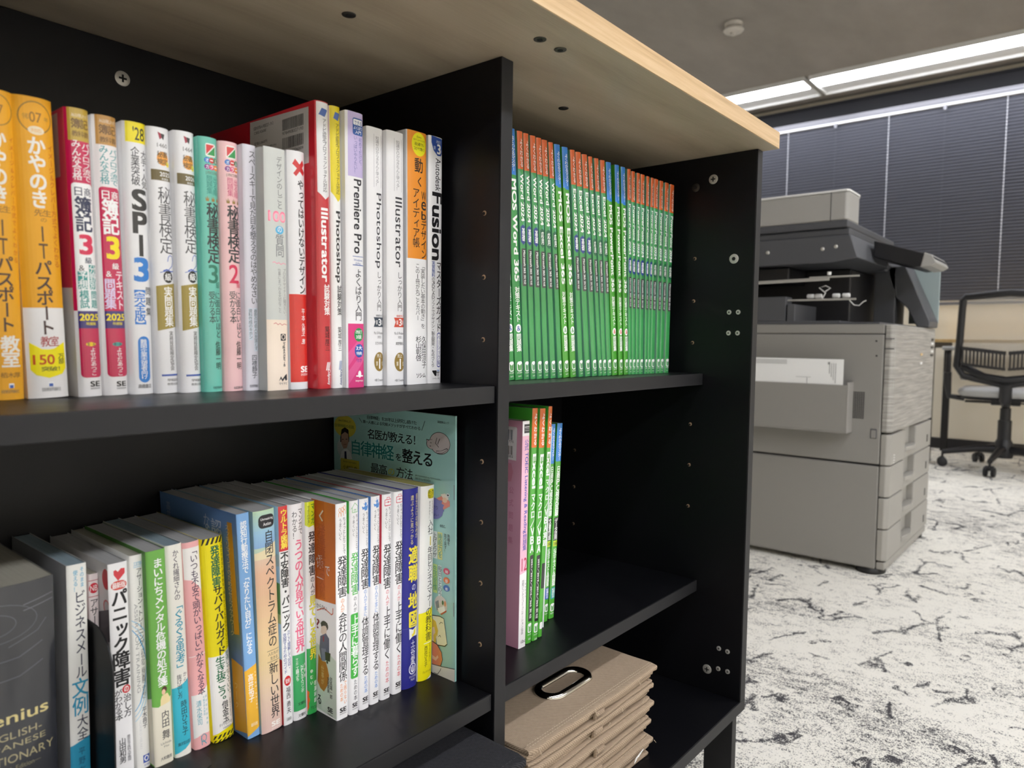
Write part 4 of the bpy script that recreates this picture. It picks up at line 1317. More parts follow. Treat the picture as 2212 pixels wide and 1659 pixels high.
FACE = {
'x': """e .106 .093 .102 .047 DDD24A
H 300万部以上！ .045 .162 .065 .075 3A3A20 .5
H 自律神経の名医 .009 .192 .085 .099 6A8A3A .3
e .104 .186 .073 .048 C9D4D2
p 1F1A1A .062,.143 .075,.108 .106,.097 .136,.105 .144,.137 .144,.157 .061,.163
p C09A82 .071,.129 .101,.115 .136,.124 .139,.157 .122,.184 .091,.189 .07,.168
p 1F1A1A .066,.133 .075,.108 .11,.098 .14,.108 .14,.124 .106,.116
p E8ECEE .055,.237 .074,.2 .1,.19 .126,.188 .156,.201 .172,.228
p 26305A .1,.2 .117,.199 .121,.232 .099,.234
l 3A2A20 .004 .079,.15 .092,.149
l 3A2A20 .004 .114,.147 .127,.146
l 9A6A58 .004 .092,.171 .118,.169
b .064 .235 .231 .285 D8CE4A
H 順天堂大学医学部教授 .086 .21 .239 .247 7A7A30 0
H 小林弘幸 .085 .218 .257 .275 4A4A1A .5
H 自律神経」を20年以上研究し続けた .308 .716 .034 .05 2A2E2E .6
H 第一人者による究極メソッドがすべてわかる .271 .744 .055 .069 2A2E2E .6
l 3A3E3E .003 .779,.031 .755,.068
l 3A3E3E .003 .238,.05 .263,.067
H 芸遊舎ムック .872 .955 .024 .033 2A2E2E .5
H 名医が教える！ .312 .705 .089 .13 1E2222 1
H 自律神経 .169 .535 .143 .206 2C9692 1.2
H を .55 .595 .172 .2 1E2222 1
H 整える .602 .834 .148 .203 1A1C1C 2
H 最高 .338 .477 .227 .269 1E2222 .6
H の .488 .538 .237 .263 D8D44A 1
H 方法 .553 .686 .225 .268 1E2222 .6
H JIRITSUSHINKEI&wo&TOTONOERU .704 .899 .243 .25 3A4242 0
H SAIKOU&no&HOUHOU .704 .821 .253 .261 3A4242 0
e .889 .108 .076 .042 222222
e .889 .108 .073 .04 C8BEBC
e .828 .116 .038 .019 222222
e .828 .116 .034 .018 C8BEBC
p C8BEBC .834,.098 .882,.088 .882,.133 .834,.133
p 222222 .793,.112 .79,.098 .814,.101
p C8BEBC .796,.11 .793,.101 .81,.103
p 222222 .862,.138 .896,.136 .942,.122 .949,.128 .909,.145 .869,.148
p C8BEBC .865,.14 .896,.137 .942,.125 .942,.13 .909,.143 .869,.146
l 222222 .003 .869,.089 .858,.11 .882,.123
l 222222 .003 .889,.091 .875,.113
l 222222 .003 .821,.11 .828,.111
l 222222 .003 .817,.122 .824,.124
p E88A78 .869,.317 .916,.301 .962,.321 .963,.338 .916,.356 .872,.359
p F2E6D8 .896,.3 .929,.293 .956,.311 .929,.324
e .926 .319 .017 .01 F0C8A8
e .949 .298 .013 .007 E6ECEA
e .949 .298 .007 .003 33363A
e .848 .358 .068 .041 7678B8
p 7678B8 .889,.322 .909,.323 .902,.334 .923,.339 .909,.351 .923,.36 .906,.369 .909,.379 .889,.385
H すり .838 .875 .347 .361 2E3050 .3
H ない .838 .882 .376 .386 2E3050 .3
H etc. .892 .933 .413 .424 3A4242 .3
b .875 .909 .445 .549 DFE08E
b .841 .872 .445 .55 E6EEEC
V 睡眠力を .879 .906 .45 .543 2A9694 .8
V 上げるワザ .841 .869 .452 .545 33383A .3
V 熟睡を .946 .963 .445 .487 33383A .2
V 取り戻す！ .923 .94 .446 .519 33383A .2
b .841 .872 .572 .683 CFE48E
V 生活習慣 .844 .869 .577 .674 2AA084 .8
b .879 .906 .571 .697 D6EAE8
V 毎日ととのう .879 .906 .575 .693 33383A .3
e .94 .587 .023 .012 D8486A
H 朝 .93 .95 .583 .595 FFFFFF .3
e .94 .622 .023 .012 E07028
H 昼 .93 .95 .618 .631 FFFFFF .3
e .94 .652 .023 .012 2A66B8
H 夜 .93 .95 .649 .661 FFFFFF .3
e .899 .722 .047 .034 D8D0C8
p 8A8E92 .858,.718 .882,.707 .889,.742 .869,.749
p F0F0EE .875,.74 .923,.723 .933,.741 .889,.759
p C85A40 .896,.758 .94,.736 .94,.743 .903,.761
e .913 .712 .007 .009 4A7A40
e .93 .713 .007 .011 D89060
p 222222 .834,.773 .889,.767 .923,.771 .947,.867 .93,.879 .872,.886
p EDEBD4 .837,.776 .889,.77 .92,.773 .944,.865 .927,.876 .872,.882
p E6C640 .834,.786 .862,.794 .879,.826 .872,.853 .865,.844 .862,.877 .834,.89
p F2D8B8 .834,.823 .851,.817 .858,.838 .844,.851 .848,.873 .834,.879
l 3A3A30 .003 .889,.799 .899,.79 .913,.791
l 3A3A30 .003 .882,.849 .893,.842 .899,.848
p 222222 .834,.874 .875,.881 .906,.907 .913,.933 .9,.961 .869,.97 .834,.971
p E48A64 .834,.877 .872,.884 .903,.908 .91,.934 .896,.96 .869,.966 .834,.967
p F2C8A0 .834,.93 .862,.935 .875,.923 .882,.931 .862,.948 .834,.945
p ECE9E2 .834,.967 .923,.958 1,.951 1,1 .834,1
l 3A3A36 .004 .834,.967 .91,.961 1,.951
l 222222 .003 .848,.997 .875,.998 .896,.978 .9,.97
b .992 .997 .255 .31 8A8E90
b .99 .995 .698 .751 8A8E90""",
'p': """p DE7A22 .74,0 1,.001 .998,.458 .874,.464 .73,.468
p D06A1E .74,0 .882,0 .885,.456 .73,.468
p E6EEE2 .727,.669 .871,.685 1,.723 1,.996 .72,.984
l E8DED4 .011 .866,.045 .831,.071 .86,.091
H 係 .791 .867 .251 .316 E4DAD0 1
H で .887 .937 .295 .339 F0E8E0 .3
l F0E8E0 .005 .795,.361 .836,.362 .866,.363
V 発達障害 .802 .889 .108 .326 C05E18 1.5
V の人が見 .825 .886 .335 .453 C05E18 1
H からない .792 .904 .484 .506 33302E .3
l D86A4A .007 .797,.519 .874,.496 .953,.513 .968,.506 .969,.482
H ? .791 .822 .559 .604 8A2A3A 1
e .878 .578 .04 .022 3F4432
p E8D8C8 .842,.589 .883,.573 .903,.587 .897,.614 .862,.629 .836,.617
p 3F4432 .832,.574 .863,.559 .908,.56 .913,.585 .893,.576 .852,.583
p 6A6E86 .831,.635 .892,.611 .927,.63 .926,.7 .896,.71 .88,.744 .839,.748 .82,.695
p A8343A .862,.629 .872,.628 .871,.654 .861,.656
p 8A8EA8 .84,.691 .891,.685 .885,.743 .849,.75
p 4A4C30 .881,.7 .941,.696 .935,.737 .885,.739
e .905 .745 .01 .007 4A4C30
p C9812A .809,.723 .849,.75 .89,.746 .91,.775 .924,.804 .908,.852 .867,.892 .827,.883 .796,.855
V 仕事が .838 .869 .77 .863 E8C88A 0
V 対馬陽一郎 .933 .958 .807 .91 33302E .2
V 安尾真美 .903 .929 .813 .888 33302E .2
H る .795 .836 .917 .962 1F1A1A 1.5
H SE .907 .962 .953 .977 16161A 3.5
H SHOEISHA .906 .961 .984 .991 33333A 0""",
'k': """p 6F86A8 .843,.138 .957,.143 .975,.591 .808,.604
g .825 .971 .199 .477 6A86B4 6E8468
g .79 .982 .477 .675 6E8468 5F7CB0
p E0A53A .856,.66 .985,.674 1,.973 .853,.992
p E0A030 .89,.044 .945,.043 .967,.534 .906,.542
V スッキリマインドのためのセルフケアワーク .864 .909 .057 .553 F0D8A0 0
H 認 .693 .821 .048 .117 D0D8E8 .6
H な .601 .673 .038 .107 D0D8E8 .3
V 高井 .091 .146 .038 .121 B0BED6 .3
V ワーク .877 .911 .757 .889 F2D8A0 0""",
'13': """p E8E4E2 .424,.005 .954,.016 .951,.208 .9,.209 .414,.188
H ISBN978-4-908327-19-3 .459 .644 .027 .039 2A2A2C .3
H C3055&¥2600E .463 .578 .045 .055 2A2A2C .3
H 定価:2,860円 .461 .585 .084 .096 2A2A2C .3
H (本体2,600円+税10%) .491 .67 .108 .118 2A2A2C .3
B .728 .913 .033 .073 1A1A1A 47
H 9784908327193 .727 .908 .077 .088 1A1A1A .3
B .725 .911 .099 .139 1A1A1A 31
H 1923055026009 .724 .906 .145 .155 1A1A1A .3""",
'3': """p F0EAE2 .774,.61 1,.616 1,1 .751,1
b .836 .922 .011 .228 C0A088""",
'y1': """p EFE9EA .828,.029 .947,.028 .955,.034 .952,.175 .833,.172
B .849 .921 .042 .087 2A3A4A 12
H 775 .886 .926 .089 .099 3A3A3A .3
B .852 .923 .113 .152 4A3A30 12
H 002 .885 .924 .154 .164 3A3A3A .3
p D88EA4 .854,.191 .91,.187 .927,.226 .913,.268 .857,.273
V 公式問題集 .898 .934 .28 .556 C88098 .5""",
'e': """p D8D6D6 0,0 1,0 1,.206 0,.422
e .972 .071 .058 .047 C8303A
e .967 .198 .051 .033 C85A5A
e .967 .198 .037 .026 B8B4B4
p 5A5458 0,.422 1,.204 1,.351 0,.6
p 9A5A60 .886,.397 .957,.361 .945,.492 .877,.507
p 4A3440 0,.848 1,.53 1,.99 0,1
e .937 .55 .037 .033 A87038""",
'g': """p 5E9E44 0,0 1,0 1,.701 0,.992
p ECE6D2 0,.938 1,.675 1,.992 0,1""",
'm': """p C8E0F0 .771,.207 1,.217 1,.268 .765,.283
p 7AB070 .761,.338 1,.346 1,.489 .75,.492
p C8D8A0 .751,.47 1,.489 1,.53 .746,.536
p C82A30 .734,.692 1,.695 1,.999 .71,1""",
'q': """b 0 1 0 .43 4AB84A""",
'r': """b 0 1 0 .43 5A92D8""",
's': """b 0 1 0 .43 5A92D8""",
't': """b 0 1 0 .43 D84A5E""",
}

# ================================================================== ROOM SHELL
X0, Y0, Y1 = -3.6, -4.2, 3.6
b = MB(); b.box(X0-.1, XW+.1, Y0-.1, Y1+.1, FL-.1, FL); struct(b.build('floor', 'carpet'))
b = MB(); b.box(X0-.1, XW+.1, Y0-.1, Y1+.1, CEIL, CEIL+.1); struct(b.build('ceiling', 'ceil'))
b = MB(); b.box(XW, XW+.1, Y0, Y1, FL, CEIL); struct(b.build('wall_right', 'wall'))
b = MB(); b.box(X0-.1, X0, Y0, Y1, FL, CEIL); struct(b.build('wall_left', 'wall'))
b = MB(); b.box(X0-.1, XW+.1, Y1, Y1+.1, FL, CEIL); struct(b.build('wall_back', 'wall'))
b = MB(); b.box(X0-.1, XW+.1, Y0-.1, Y0, FL, CEIL); struct(b.build('wall_front', 'wall'))
b = MB(); b.box(XW-.012, XW, Y0, Y1, FL, FL+.075); struct(b.build('baseboard_right', 'skirt', bev=.002))
b = MB(); b.box(XW-.07, XW, Y0, Y1, 1.392, 1.505); b.box(XW-.08, XW-.07, Y0, Y1, 1.485, 1.495); struct(b.build('trim_1', 'fascia', bev=.002))
# ceiling light troughs: bright diffuser beside a white reflector
def trough(label, x0, x1, y0, y1, along, grp=None, hw=.07):
    r = thing('ceiling_light', label, 'ceiling light', ((x0+x1)/2, (y0+y1)/2, CEIL), grp)
    w, l = (x1-x0)/2, (y1-y0)/2
    a = MB()
    a.box(-w, w, -l, l, -.012, -.0005)
    if along == 'y': a.box(-w, -w+.006, -l, l, -.03, -.012); a.box(w-.006, w, -l, l, -.03, -.012)
    for sg in (-1, 1):
        if along == 'y': a.box(-w+.006, w-.006, sg*(l-.006)-.006, sg*(l-.006)+.006, -.03, -.012)
        else: a.box(sg*(w-.006)-.006, sg*(w-.006)+.006, -l+.006, l-.006, -.03, -.012)
    a.build('housing', 'trough', r)
    t_ = MB()
    if along == 'y': t_.box(-w+.008, -w+.19, -l+.02, l-.02, -.028, -.013)
    else: t_.box(-w+.02, w-.02, -l+.01, l-.01, -.028, -.013)
    t_.build('diffuser', 'tube', r, bev=.004)
    return r
trough('long bright ceiling light along the window, nearer the viewer, right of the joint', 4.60, 4.985, -2.6, 1.20, 'y')
trough('shorter stretch of bright ceiling light left of the joint, beside the wooden top', 4.60, 4.985, 1.225, 3.5, 'y')
trough('ceiling light above the aisle just in front of the bookcase', -2.2, 1.9, -1.12, -.96, 'x')
trough('ceiling light further out in the room behind the viewer', -2.8, 3.4, -2.98, -2.62, 'x')
# smoke detector
r = thing('smoke_detector', 'small round ivory smoke detector on the grey ceiling', 'smoke detector', (3.512, 1.274, CEIL))
a = MB(); a.lathe([(.052, -.001), (.05, -.018), (.044, -.024)], 28); a.build('base_plate', 'detector', r, smooth=True)
a = MB(); a.lathe([(.032, -.024), (.03, -.034), (.056, -.036), (.058, -.041), (.05, -.05), (.03, -.054)], 28); a.build('sensor_cap', 'detector', r, smooth=True)
a = MB(); a.lathe([(.02, -.054), (.018, -.066), (.01, -.069)], 20); a.build('sensing_tip', 'detector', r, smooth=True)

# ================================================================== WINDOW BLIND
bl = thing('window_blind', 'wide dark grey horizontal slat blind closed over the window', 'blind', (XW-.06, 0, 1.338))
by0, by1 = -1.9, 3.2
a = MB(); a.box(-.02, .03, by0, by1, .018, .056); a.box(-.026, -.02, by0, by1, .028, .034); a.box(-.026, -.02, by0, by1, .044, .05); a.build('head_rail', 'rail', bl, bev=.002)
a = MB(); a.box(-.024, .02, by0, by1, .0, .016); a.build('valance_strip', 'railwhite', bl, bev=.002)
sm = MB(); n = 7; prof = [(-.0125+.025*k/(n-1), .0035*math.sin(math.pi*k/(n-1))) for k in range(n)]
ang = math.radians(66); ca, sa = math.cos(ang), math.sin(ang)
pr = [(ca*x-sa*z, -(sa*x+ca*z)) for x, z in prof]; pr2 = [(x+.0004*sa, z+.0004*ca) for x, z in pr]
sm.prism(pr+pr2[::-1], by0, by1, 'y')
s0 = sm.build('slat', 'slat', bl, smooth=True); s0.location = (0, 0, -.012)
NSL = 60; pitch = 1.305/NSL
for k in range(1, NSL): inst(s0, bl, (0, 0, -.012-pitch*k))
a = MB(); a.box(-.012, .012, by0, by1, -1.338, -1.318); a.build('bottom_rail', 'rail', bl, bev=.002)
for y in (-1.3, -.59, .111, .806, 1.506, 2.2, 2.9):
    a = MB()
    for k in range(NSL):
        z = -.012-pitch*k; a.tube([(-.0145, y, z+.0085), (-.0165, y, z), (-.0145, y, z-.0085)], .0028, 5)
    c_o = a.build('ladder_cord', 'cord', bl, smooth=True)
for y in (.46, 1.16, -.24): # thin lift cords and their clips
    a = MB(); a.box(-.032, -.024, y-.01, y+.01, -.03, .004); a.build('cord_clip', 'rail', bl, bev=.002)
    a = MB(); a.tube([(-.016, y, -.03), (-.016, y, -1.34)], .0008, 4); a.build('lift_cord', 'slat', bl)

# ================================================================== DESK by the window
dk = thing('desk', 'light wood desk top on black steel legs under the window', 'desk', (4.78, -.7, FL))
a = MB(); a.box(-.33, .395, -1.1, 1.12, .735, .753); a.build('desk_top', 'desk', dk, bev=.002)
leg = MB(); leg.box(-.02, .02, -.02, .02, 0, .735); L0 = leg.build('leg', 'rubber', dk, bev=.002); L0.location = (.31, 1.07, 0)
for x, y in ((.36, .97), (-.29, 1.07), (.33, -1.05), (-.29, -1.05)): 
    if (x, y) != (.36, .97): inst(L0, dk, (x, y, 0))
a = MB(); a.box(-.27, .29, 1.05, 1.09, .70, .735); a.build('side_rail', 'rubber', dk)
a = MB(); a.box(-.27, .29, -1.07, -1.03, .70, .735); a.build('side_rail', 'rubber', dk)

# ================================================================== OFFICE CHAIR
ch = thing('office_chair', 'black office chair with grey mesh back and grey seat at the window desk', 'chair', (4.42, -.03, FL), rot=(0, 0, math.radians(4)))
a = MB(); a.lathe([(.045, .075), (.05, .1), (.045, .16), (.03, .19)], 20); a.build('base_hub', 'chairblack', ch, smooth=True)
a = MB(); a.lathe([(.034, .15), (.034, .29), (.027, .292), (.027, .36), (.021, .362), (.021, .40)], 20); a.build('gas_column', 'chairblack', ch, smooth=True)
for k, an in enumerate((98, 170, 242, 314, 26)):
    an = math.radians(an); dx, dy = math.cos(an), math.sin(an)
    a = MB(); a.tube([(dx*.03, dy*.03, .125), (dx*.14, dy*.14, .118), (dx*.3, dy*.3, .085)], [.024, .02, .014], 8); a.build('base_arm', 'chairblack', ch, smooth=True)
    cs = MB(); cs.tube([(dx*.3, dy*.3, .09), (dx*.3, dy*.3, .045)], .006, 6)
    ax = Vector((-dy, dx, 0)); c = Vector((dx*.3, dy*.3, .0275))
    for sg in (-1, 1): cs.tube([c+ax*sg*.008, c+ax*sg*.012, c+ax*sg*.026, c+ax*sg*.029], [.02, .027, .027, .02], 14)
    cs.tube([c+ax*.02+Vector((0, 0, .02)), c-ax*.02+Vector((0, 0, .02))], .014, 8)
    cs.build('caster', 'chairblack', ch, smooth=True)
def slab(w, d, z0, z1, n=9, ex=4, dome=.0, cx=0.):
    vs = []; N = 40
    def ring(s, z): return [(cx+d*s*math.copysign(abs(math.cos(t_))**(2/ex), math.cos(t_)), w*s*math.copysign(abs(math.sin(t_))**(2/ex), math.sin(t_)), z) for t_ in [2*math.pi*k/N for k in range(N)]]
    prof = [(0.9, z0), (.98, z0+(z1-z0)*.2), (1, z0+(z1-z0)*.5), (.975, z0+(z1-z0)*.8), (.9, z1), (.6, z1+dome*.6), (.25, z1+dome)]
    for s, z in prof: vs += ring(s, z)
    fs = [(i*N+k, i*N+(k+1) % N, (i+1)*N+(k+1) % N, (i+1)*N+k) for i in range(len(prof)-1) for k in range(N)]
    fs += [list(range(N))[::-1], [(len(prof)-1)*N+k for k in range(N)]]
    return vs, fs
a = MB(); a.add(*slab(.235, .225, .425, .475, dome=.008, cx=.02)); a.build('seat', 'chairgrey', ch, smooth=True)
a = MB(); a.add(*slab(.22, .21, .408, .43, cx=.02)); a.build('seat_shell', 'chairblack', ch, smooth=True)
a = MB(); a.box(-.09, .09, -.07, .07, .38, .412); a.box(-.03, .03, .02, .2, .385, .395); a.build('tilt_mechanism', 'chairblack', ch, bev=.008)
a = MB(); a.tube([(0, -.07, .39), (.03, -.18, .385), (.04, -.25, .375)], .005, 6); a.build('height_lever', 'chairblack', ch, smooth=True)
# back: frame outline in the plane facing the room, slightly curved
BX = -.225
def bk(y, z): return (BX-.03*(z-.55)-.25*y*y*-1+.0-.05*max(0, z-.8), y, z)
out = [(-.205, .985), (0, 1.003), (.205, .985), (.218, .965), (.225, .75), (.235, .60), (.20, .545), (0, .50), (-.20, .545), (-.235, .60), (-.225, .75), (-.218, .965)]
a = MB(); P = [bk(*p) for p in out]; a.tube(P+[P[0], P[1]], .02, 8, cap=False); a.build('back_frame', 'chairblack', ch, smooth=True)
a = MB(); ny, nz = 14, 10; g = []
for i in range(nz+1):
    z = .52+(.985-.52)*i/nz
    for j in range(ny+1):
        hw = .222-.02*abs(i/nz-.3); y = -hw+2*hw*j/ny; zz = z+(.02-.02*(y/.2)**2 if i in (nz,) else 0); g.append(bk(y, zz))
a.add(g, [(i*(ny+1)+j, i*(ny+1)+j+1, (i+1)*(ny+1)+j+1, (i+1)*(ny+1)+j) for i in range(nz) for j in range(ny)]); a.build('back_mesh', 'mesh', ch, smooth=True)
a = MB()
for sg in (-1, 1):  # lumbar band with upright ribs
    for j in range(12):
        y0_, y1_ = sg*(.005+.0175*j), sg*(.005+.0175*(j+1)); ym = (y0_+y1_)/2; zc = .63+.12*abs(ym)+.0
        p0, p1 = bk(y0_, 0), bk(y1_, 0)
        for z0_, z1_ in ((zc+.035, zc+.055), (zc-.05, zc-.035)):
            a.box(BX-.04+.25*ym*ym, BX-.02+.25*ym*ym, min(y0_, y1_), max(y0_, y1_), z0_, z1_)
        a.box(BX-.035+.25*ym*ym, BX-.025+.25*ym*ym, ym-.0045, ym+.0045, zc-.04, zc+.04)
a.build('lumbar_support', 'chairblack', ch)
a = MB(); a.tube([(BX+.0, 0, .505), (BX+.02, 0, .42), (-.05, 0, .395)], .03, 8)
a.tube([bk(-.21, .6), (BX-.02, -.1, .545), (BX-.03, 0, .53), (BX-.02, .1, .545), bk(.21, .6)], .02, 8); a.build('back_support', 'chairblack', ch, smooth=True)
for sg in (-1, 1):
    a = MB(); a.tube([(-.06, sg*.2, .41), (-.08, sg*.275, .42), (-.1, sg*.285, .5), (-.11, sg*.285, .56)], [.016, .016, .022, .022], 8)
    a.tube([(-.11, sg*.285, .55), (-.1, sg*.285, .63), (-.08, sg*.285, .69)], .014, 8); a.build('armrest_post', 'chairblack', ch, smooth=True)
    vs, fs = slab(.036, .12, .688, .71, cx=-.04); a = MB(); a.add([(x, y+sg*.285, z) for x, y, z in vs], fs); a.build('armrest_pad', 'chairgrey', ch, smooth=True)

# ================================================================== COPIER
PX, PY = 1.853, .02
pr_ = thing('photocopier', 'large grey office photocopier with dark scanner top standing on the carpet', 'photocopier', (PX, PY, FL))
PW, PD = .64, .62
H = lambda z: z-FL
a = MB(); a.box(0, PW, .03, PD, H(-.972), H(-.652)); a.build('lower_side_panel', 'print_grey', pr_, bev=.004)
a = MB(); a.box(0, PW, .03, PD, H(-.646), H(-.2475)); a.build('side_panel', 'print_grey', pr_, bev=.004)
a = MB(); a.box(0, PW, .03, PD, H(-.2455), H(-.216)); a.build('top_band', 'print_grey', pr_, bev=.003)
a = MB(); a.box(.01, PW-.01, .03, PD-.01, H(-.97), H(-.22)); a.build('inner_chassis', 'print_black', pr_)
# upper front door with ribbed texture
a = MB(); a.prism([(0, .028), (0, .012), (.012, 0), (PW-.01, 0), (PW, .012), (PW, .028)], H(-.546), H(-.218), 'z'); a.build('front_door', 'print_lines', pr_, bev=.003)
a = MB(); a.box(-.0015, .0005, .002, .028, H(-.262), H(-.2595)); a.box(-.0015, .0005, .002, .028, H(-.292), H(-.2895)); a.build('door_groove', 'print_dark', pr_)
zs = [-.551, -.649, -.747, -.846, -.945]
for k in range(4):
    z1, z0 = zs[k]-.002, zs[k+1]+.002
    a = MB(); a.prism([(0, .028), (0, .012), (.012, 0), (.2, 0), (.2, .028)], H(z0), H(z1), 'z')
    a.prism([(.2, 0), (.36, 0), (.36, .028), (.2, .028)], H(z0), H(z0)+.034, 'z')
    a.prism([(.2, .02), (.36, .02), (.36, .028), (.2, .028)], H(z0)+.034, H(z1), 'z')
    a.prism([(.36, 0), (PW-.01, 0), (PW, .012), (PW, .028), (.36, .028)], H(z0), H(z1), 'z')
    o = a.build('paper_drawer', 'print_front', pr_, bev=.0025)
    q = MB(); q.prism([(.205, .012), (.205, -.003), (.28, -.014), (.355, -.003), (.355, .012)], H(z0)+.022, H(z0)+.038, 'z'); q.build('drawer_handle', 'print_front', o, bev=.003)
    q = MB(); q.box(.56, .575, -.001, .001, H(z0)+.02, H(z0)+.045); q.build('paper_gauge', 'print_black', o)
a = MB(); a.box(.005, PW-.005, .004, .028, H(-.972), H(-.949)); a.build('kick_strip', 'print_front', pr_, bev=.003)
for x, y in ((.05, .05), (PW-.05, .05), (.05, PD-.06), (PW-.05, PD-.06)):
    a = MB(); a.lathe([(.036, .0), (.043, .004), (.043, .014), (.034, .022)], 24, c=(x-.012 if x < .3 else x, y, 0)); a.build('foot', 'rubber', pr_, smooth=True)
# paper pocket on the side with sheets
a = MB(); a.box(-.062, -.058, .115, .62, H(-.549), H(-.404)); a.box(-.062, 0, .111, .115, H(-.549), H(-.396)); a.box(-.062, 0, .62, .624, H(-.549), H(-.396)); a.box(-.062, 0, .111, .624, H(-.553), H(-.549)); a.build('paper_pocket', 'print_grey', pr_, bev=.0015)
p_ = MB()
for k in range(5): p_.box(-.056+.0012*k, -.0552+.0012*k, .128+.001*k, .6, H(-.547), H(-.3255)-.001*k)
PP = p_.build('sheets', 'paper', None); PP.location = (PX, PY, FL)
tag(PP, 'white printed sheets standing in the side pocket of the grey photocopier', 'paper')
q = MB()
for k in range(3): q.box(-.0568, -.0562, .30, .585, H(-.333)-.005*k, H(-.3315)-.005*k)
for k in range(4): q.box(-.0568, -.0562, .15+.006*k, .1515+.006*k, H(-.40)+.01*k, H(-.338))
q.box(-.0568, -.0562, .168, .174, H(-.342), H(-.335)); q.box(-.0568, -.0562, .235, .2365, H(-.404), H(-.385)); q.box(-.0568, -.0562, .225, .27, H(-.384), H(-.383))
q.build('printed_lines', 'inkgrey', PP)
a = MB()
for i in range(6):
    for j in range(16): a.box(-.0012, .0005, .079+.0058*i, .0826+.0058*i, H(-.508)+.0053*j, H(-.508)+.0053*j+.0032)
o = a.build('side_vent', 'print_black', pr_); o['kind'] = 'stuff'
a = MB(); a.box(-.002, .001, .04, .058, H(-.567), H(-.537)); a.build('latch', 'print_dark', pr_, bev=.001)
a = MB(); a.box(-.0035, .001, .0425, .0555, H(-.565), H(-.541)); a.build('latch_insert', 'print_grey', pr_, bev=.001)
for y, z in ((.052, -.268), (.05, -.313)):
    a = MB(); a.lathe([(.003, 0), (.002, -.0012)], 10, 'x', (0, y, H(z))); a.build('side_screw', 'print_black', pr_)
for x, z in ((.40, -.31), (.40, -.34)):
    a = MB(); a.box(x-.02, x+.012, -.0015, 0, H(z)-.004, H(z)+.004); a.build('front_badge', 'desk' if z > -.32 else 'white', pr_)
for k in range(4):
    a = MB(); a.box(.045, .055, -.001, .0, H(-.62)-.008*k, H(-.617)-.008*k); a.build('size_mark', 'white', pr_)
for k in range(5):
    a = MB(); a.box(.56, .60, -.0015, 0, H(-.262)-.014*k, H(-.254)-.014*k); a.build('front_sign', 'white' if k % 2 else 'print_black', pr_)
# open output bay
a = MB(); a.box(.0, PW, .16, PD, H(-.216), H(-.205)); a.box(0, PW, PD-.03, PD, H(-.205), H(-.02)); a.box(.0, PW, .045, .165, H(-.216), H(-.21)); a.build('output_bay', 'print_dark', pr_, bev=.002)
a = MB(); a.box(.22, PW-.02, .19, PD-.03, H(-.205), H(-.024)); a.box(.05, .22, .34, PD-.03, H(-.075), H(-.024)); a.build('dark_bay_fill', 'print_black', pr_, bev=.004)  # black blocks added to fill the bay, standing in for its dark void
a = MB(); a.box(0, .06, .33, PD-.03, H(-.205), H(-.125)); a.box(.0, .3, .3, .325, H(-.208), H(-.15)); a.build('bay_wall', 'print_dark', pr_, bev=.002)
a = MB(); a.tube([(.02, .12, H(-.137)), (.02, PD-.04, H(-.137))], .0035, 6); a.tube([(.01, .2, H(-.072)), (.012, PD-.04, H(-.078))], .006, 6); a.tube([(.01, .11, H(-.066)), (.01, .26, H(-.066))], .003, 6); a.build('paper_guide_rod', 'steel', pr_, smooth=True)
for y in (.16, .19, .245, .27):
    a = MB(); a.lathe([(.006, y-.011), (.0075, y-.009), (.0075, y+.009), (.006, y+.011)], 14, 'y', (.06, 0, H(-.123))); a.build('exit_roller', 'trough', pr_, smooth=True)
a = MB(); a.tube([(.03, .225, H(-.135)), (.03, .215, H(-.115)), (.03, .235, H(-.098)), (.03, .215, H(-.092)), (.03, .2, H(-.1)), (.03, .215, H(-.11))], .0018, 6); a.build('tray_wire', 'trough', pr_, smooth=True)
a = MB(); a.tube([(.02, .14, H(-.14)), (.02, .125, H(-.156)), (.02, .11, H(-.158)), (.02, .098, H(-.146)), (.02, .09, H(-.143))], .0015, 6); a.build('tray_wire', 'trough', pr_, smooth=True)
a = MB(); a.tube([(.01, .2, H(-.06)), (.01, .2, H(-.05))], .006, 8); a.build('bay_knob', 'trough', pr_, smooth=True)
# slanted support at the right of the bay
a = MB(); a.prism([(.072, H(.0)), (-.012, H(-.196)), (-.012, H(-.216)), (.028, H(-.216)), (.06, H(-.15)), (.10, H(-.11)), (.125, H(-.03)), (.13, H(0))], .45, .6, 'x'); a.build('slanted_support', 'print_dark', pr_, bev=.004)
a = MB(); a.box(.45, .6, .1, .17, H(-.21), H(0)); a.build('support_wall', 'print_dark', pr_, bev=.003)
a = MB(); a.box(.602, .61, -.012, .085, H(-.2), H(.0)); a.build('far_side_plate', 'teal', pr_, bev=.002)
# scanner body, lid, feeder
a = MB()
a.prism([(.139, H(.062)), (.115, H(-.011)), (.19, H(-.022)), (PD, H(-.022)), (PD, H(.062))], 0, .40, 'x')
a.prism([(.139, H(.062)), (.115, H(.0)), (.13, H(-.02)), (PD, H(-.022)), (PD, H(.062))], .40, PW, 'x')
a.build('scanner_body', 'print_dark', pr_, bev=.003)
a = MB(); a.box(.006, PW-.02, .143, PD-.02, H(.062), H(.083)); a.build('platen_rim', 'print_dark', pr_, bev=.003)
a = MB(); a.box(-.004, PW-.03, .146, PD, H(.085), H(.108)); a.build('platen_lid', 'print_dark', pr_, bev=.004)
a = MB()
a.prism([(-.002, .155), (.006, .148), (.12, .148), (.16, .16), (.165, PD), (-.002, PD)], H(.108), H(.196), 'z'); a.build('document_feeder', 'print_adf', pr_, bev=.006, seg=3)
a = MB(); a.prism([(-.005, .153), (.004, .145), (.121, .145), (.163, .158), (.168, PD), (-.005, PD)], H(.196), H(.2025), 'z'); a.build('feeder_cover', 'white', pr_, bev=.0025)
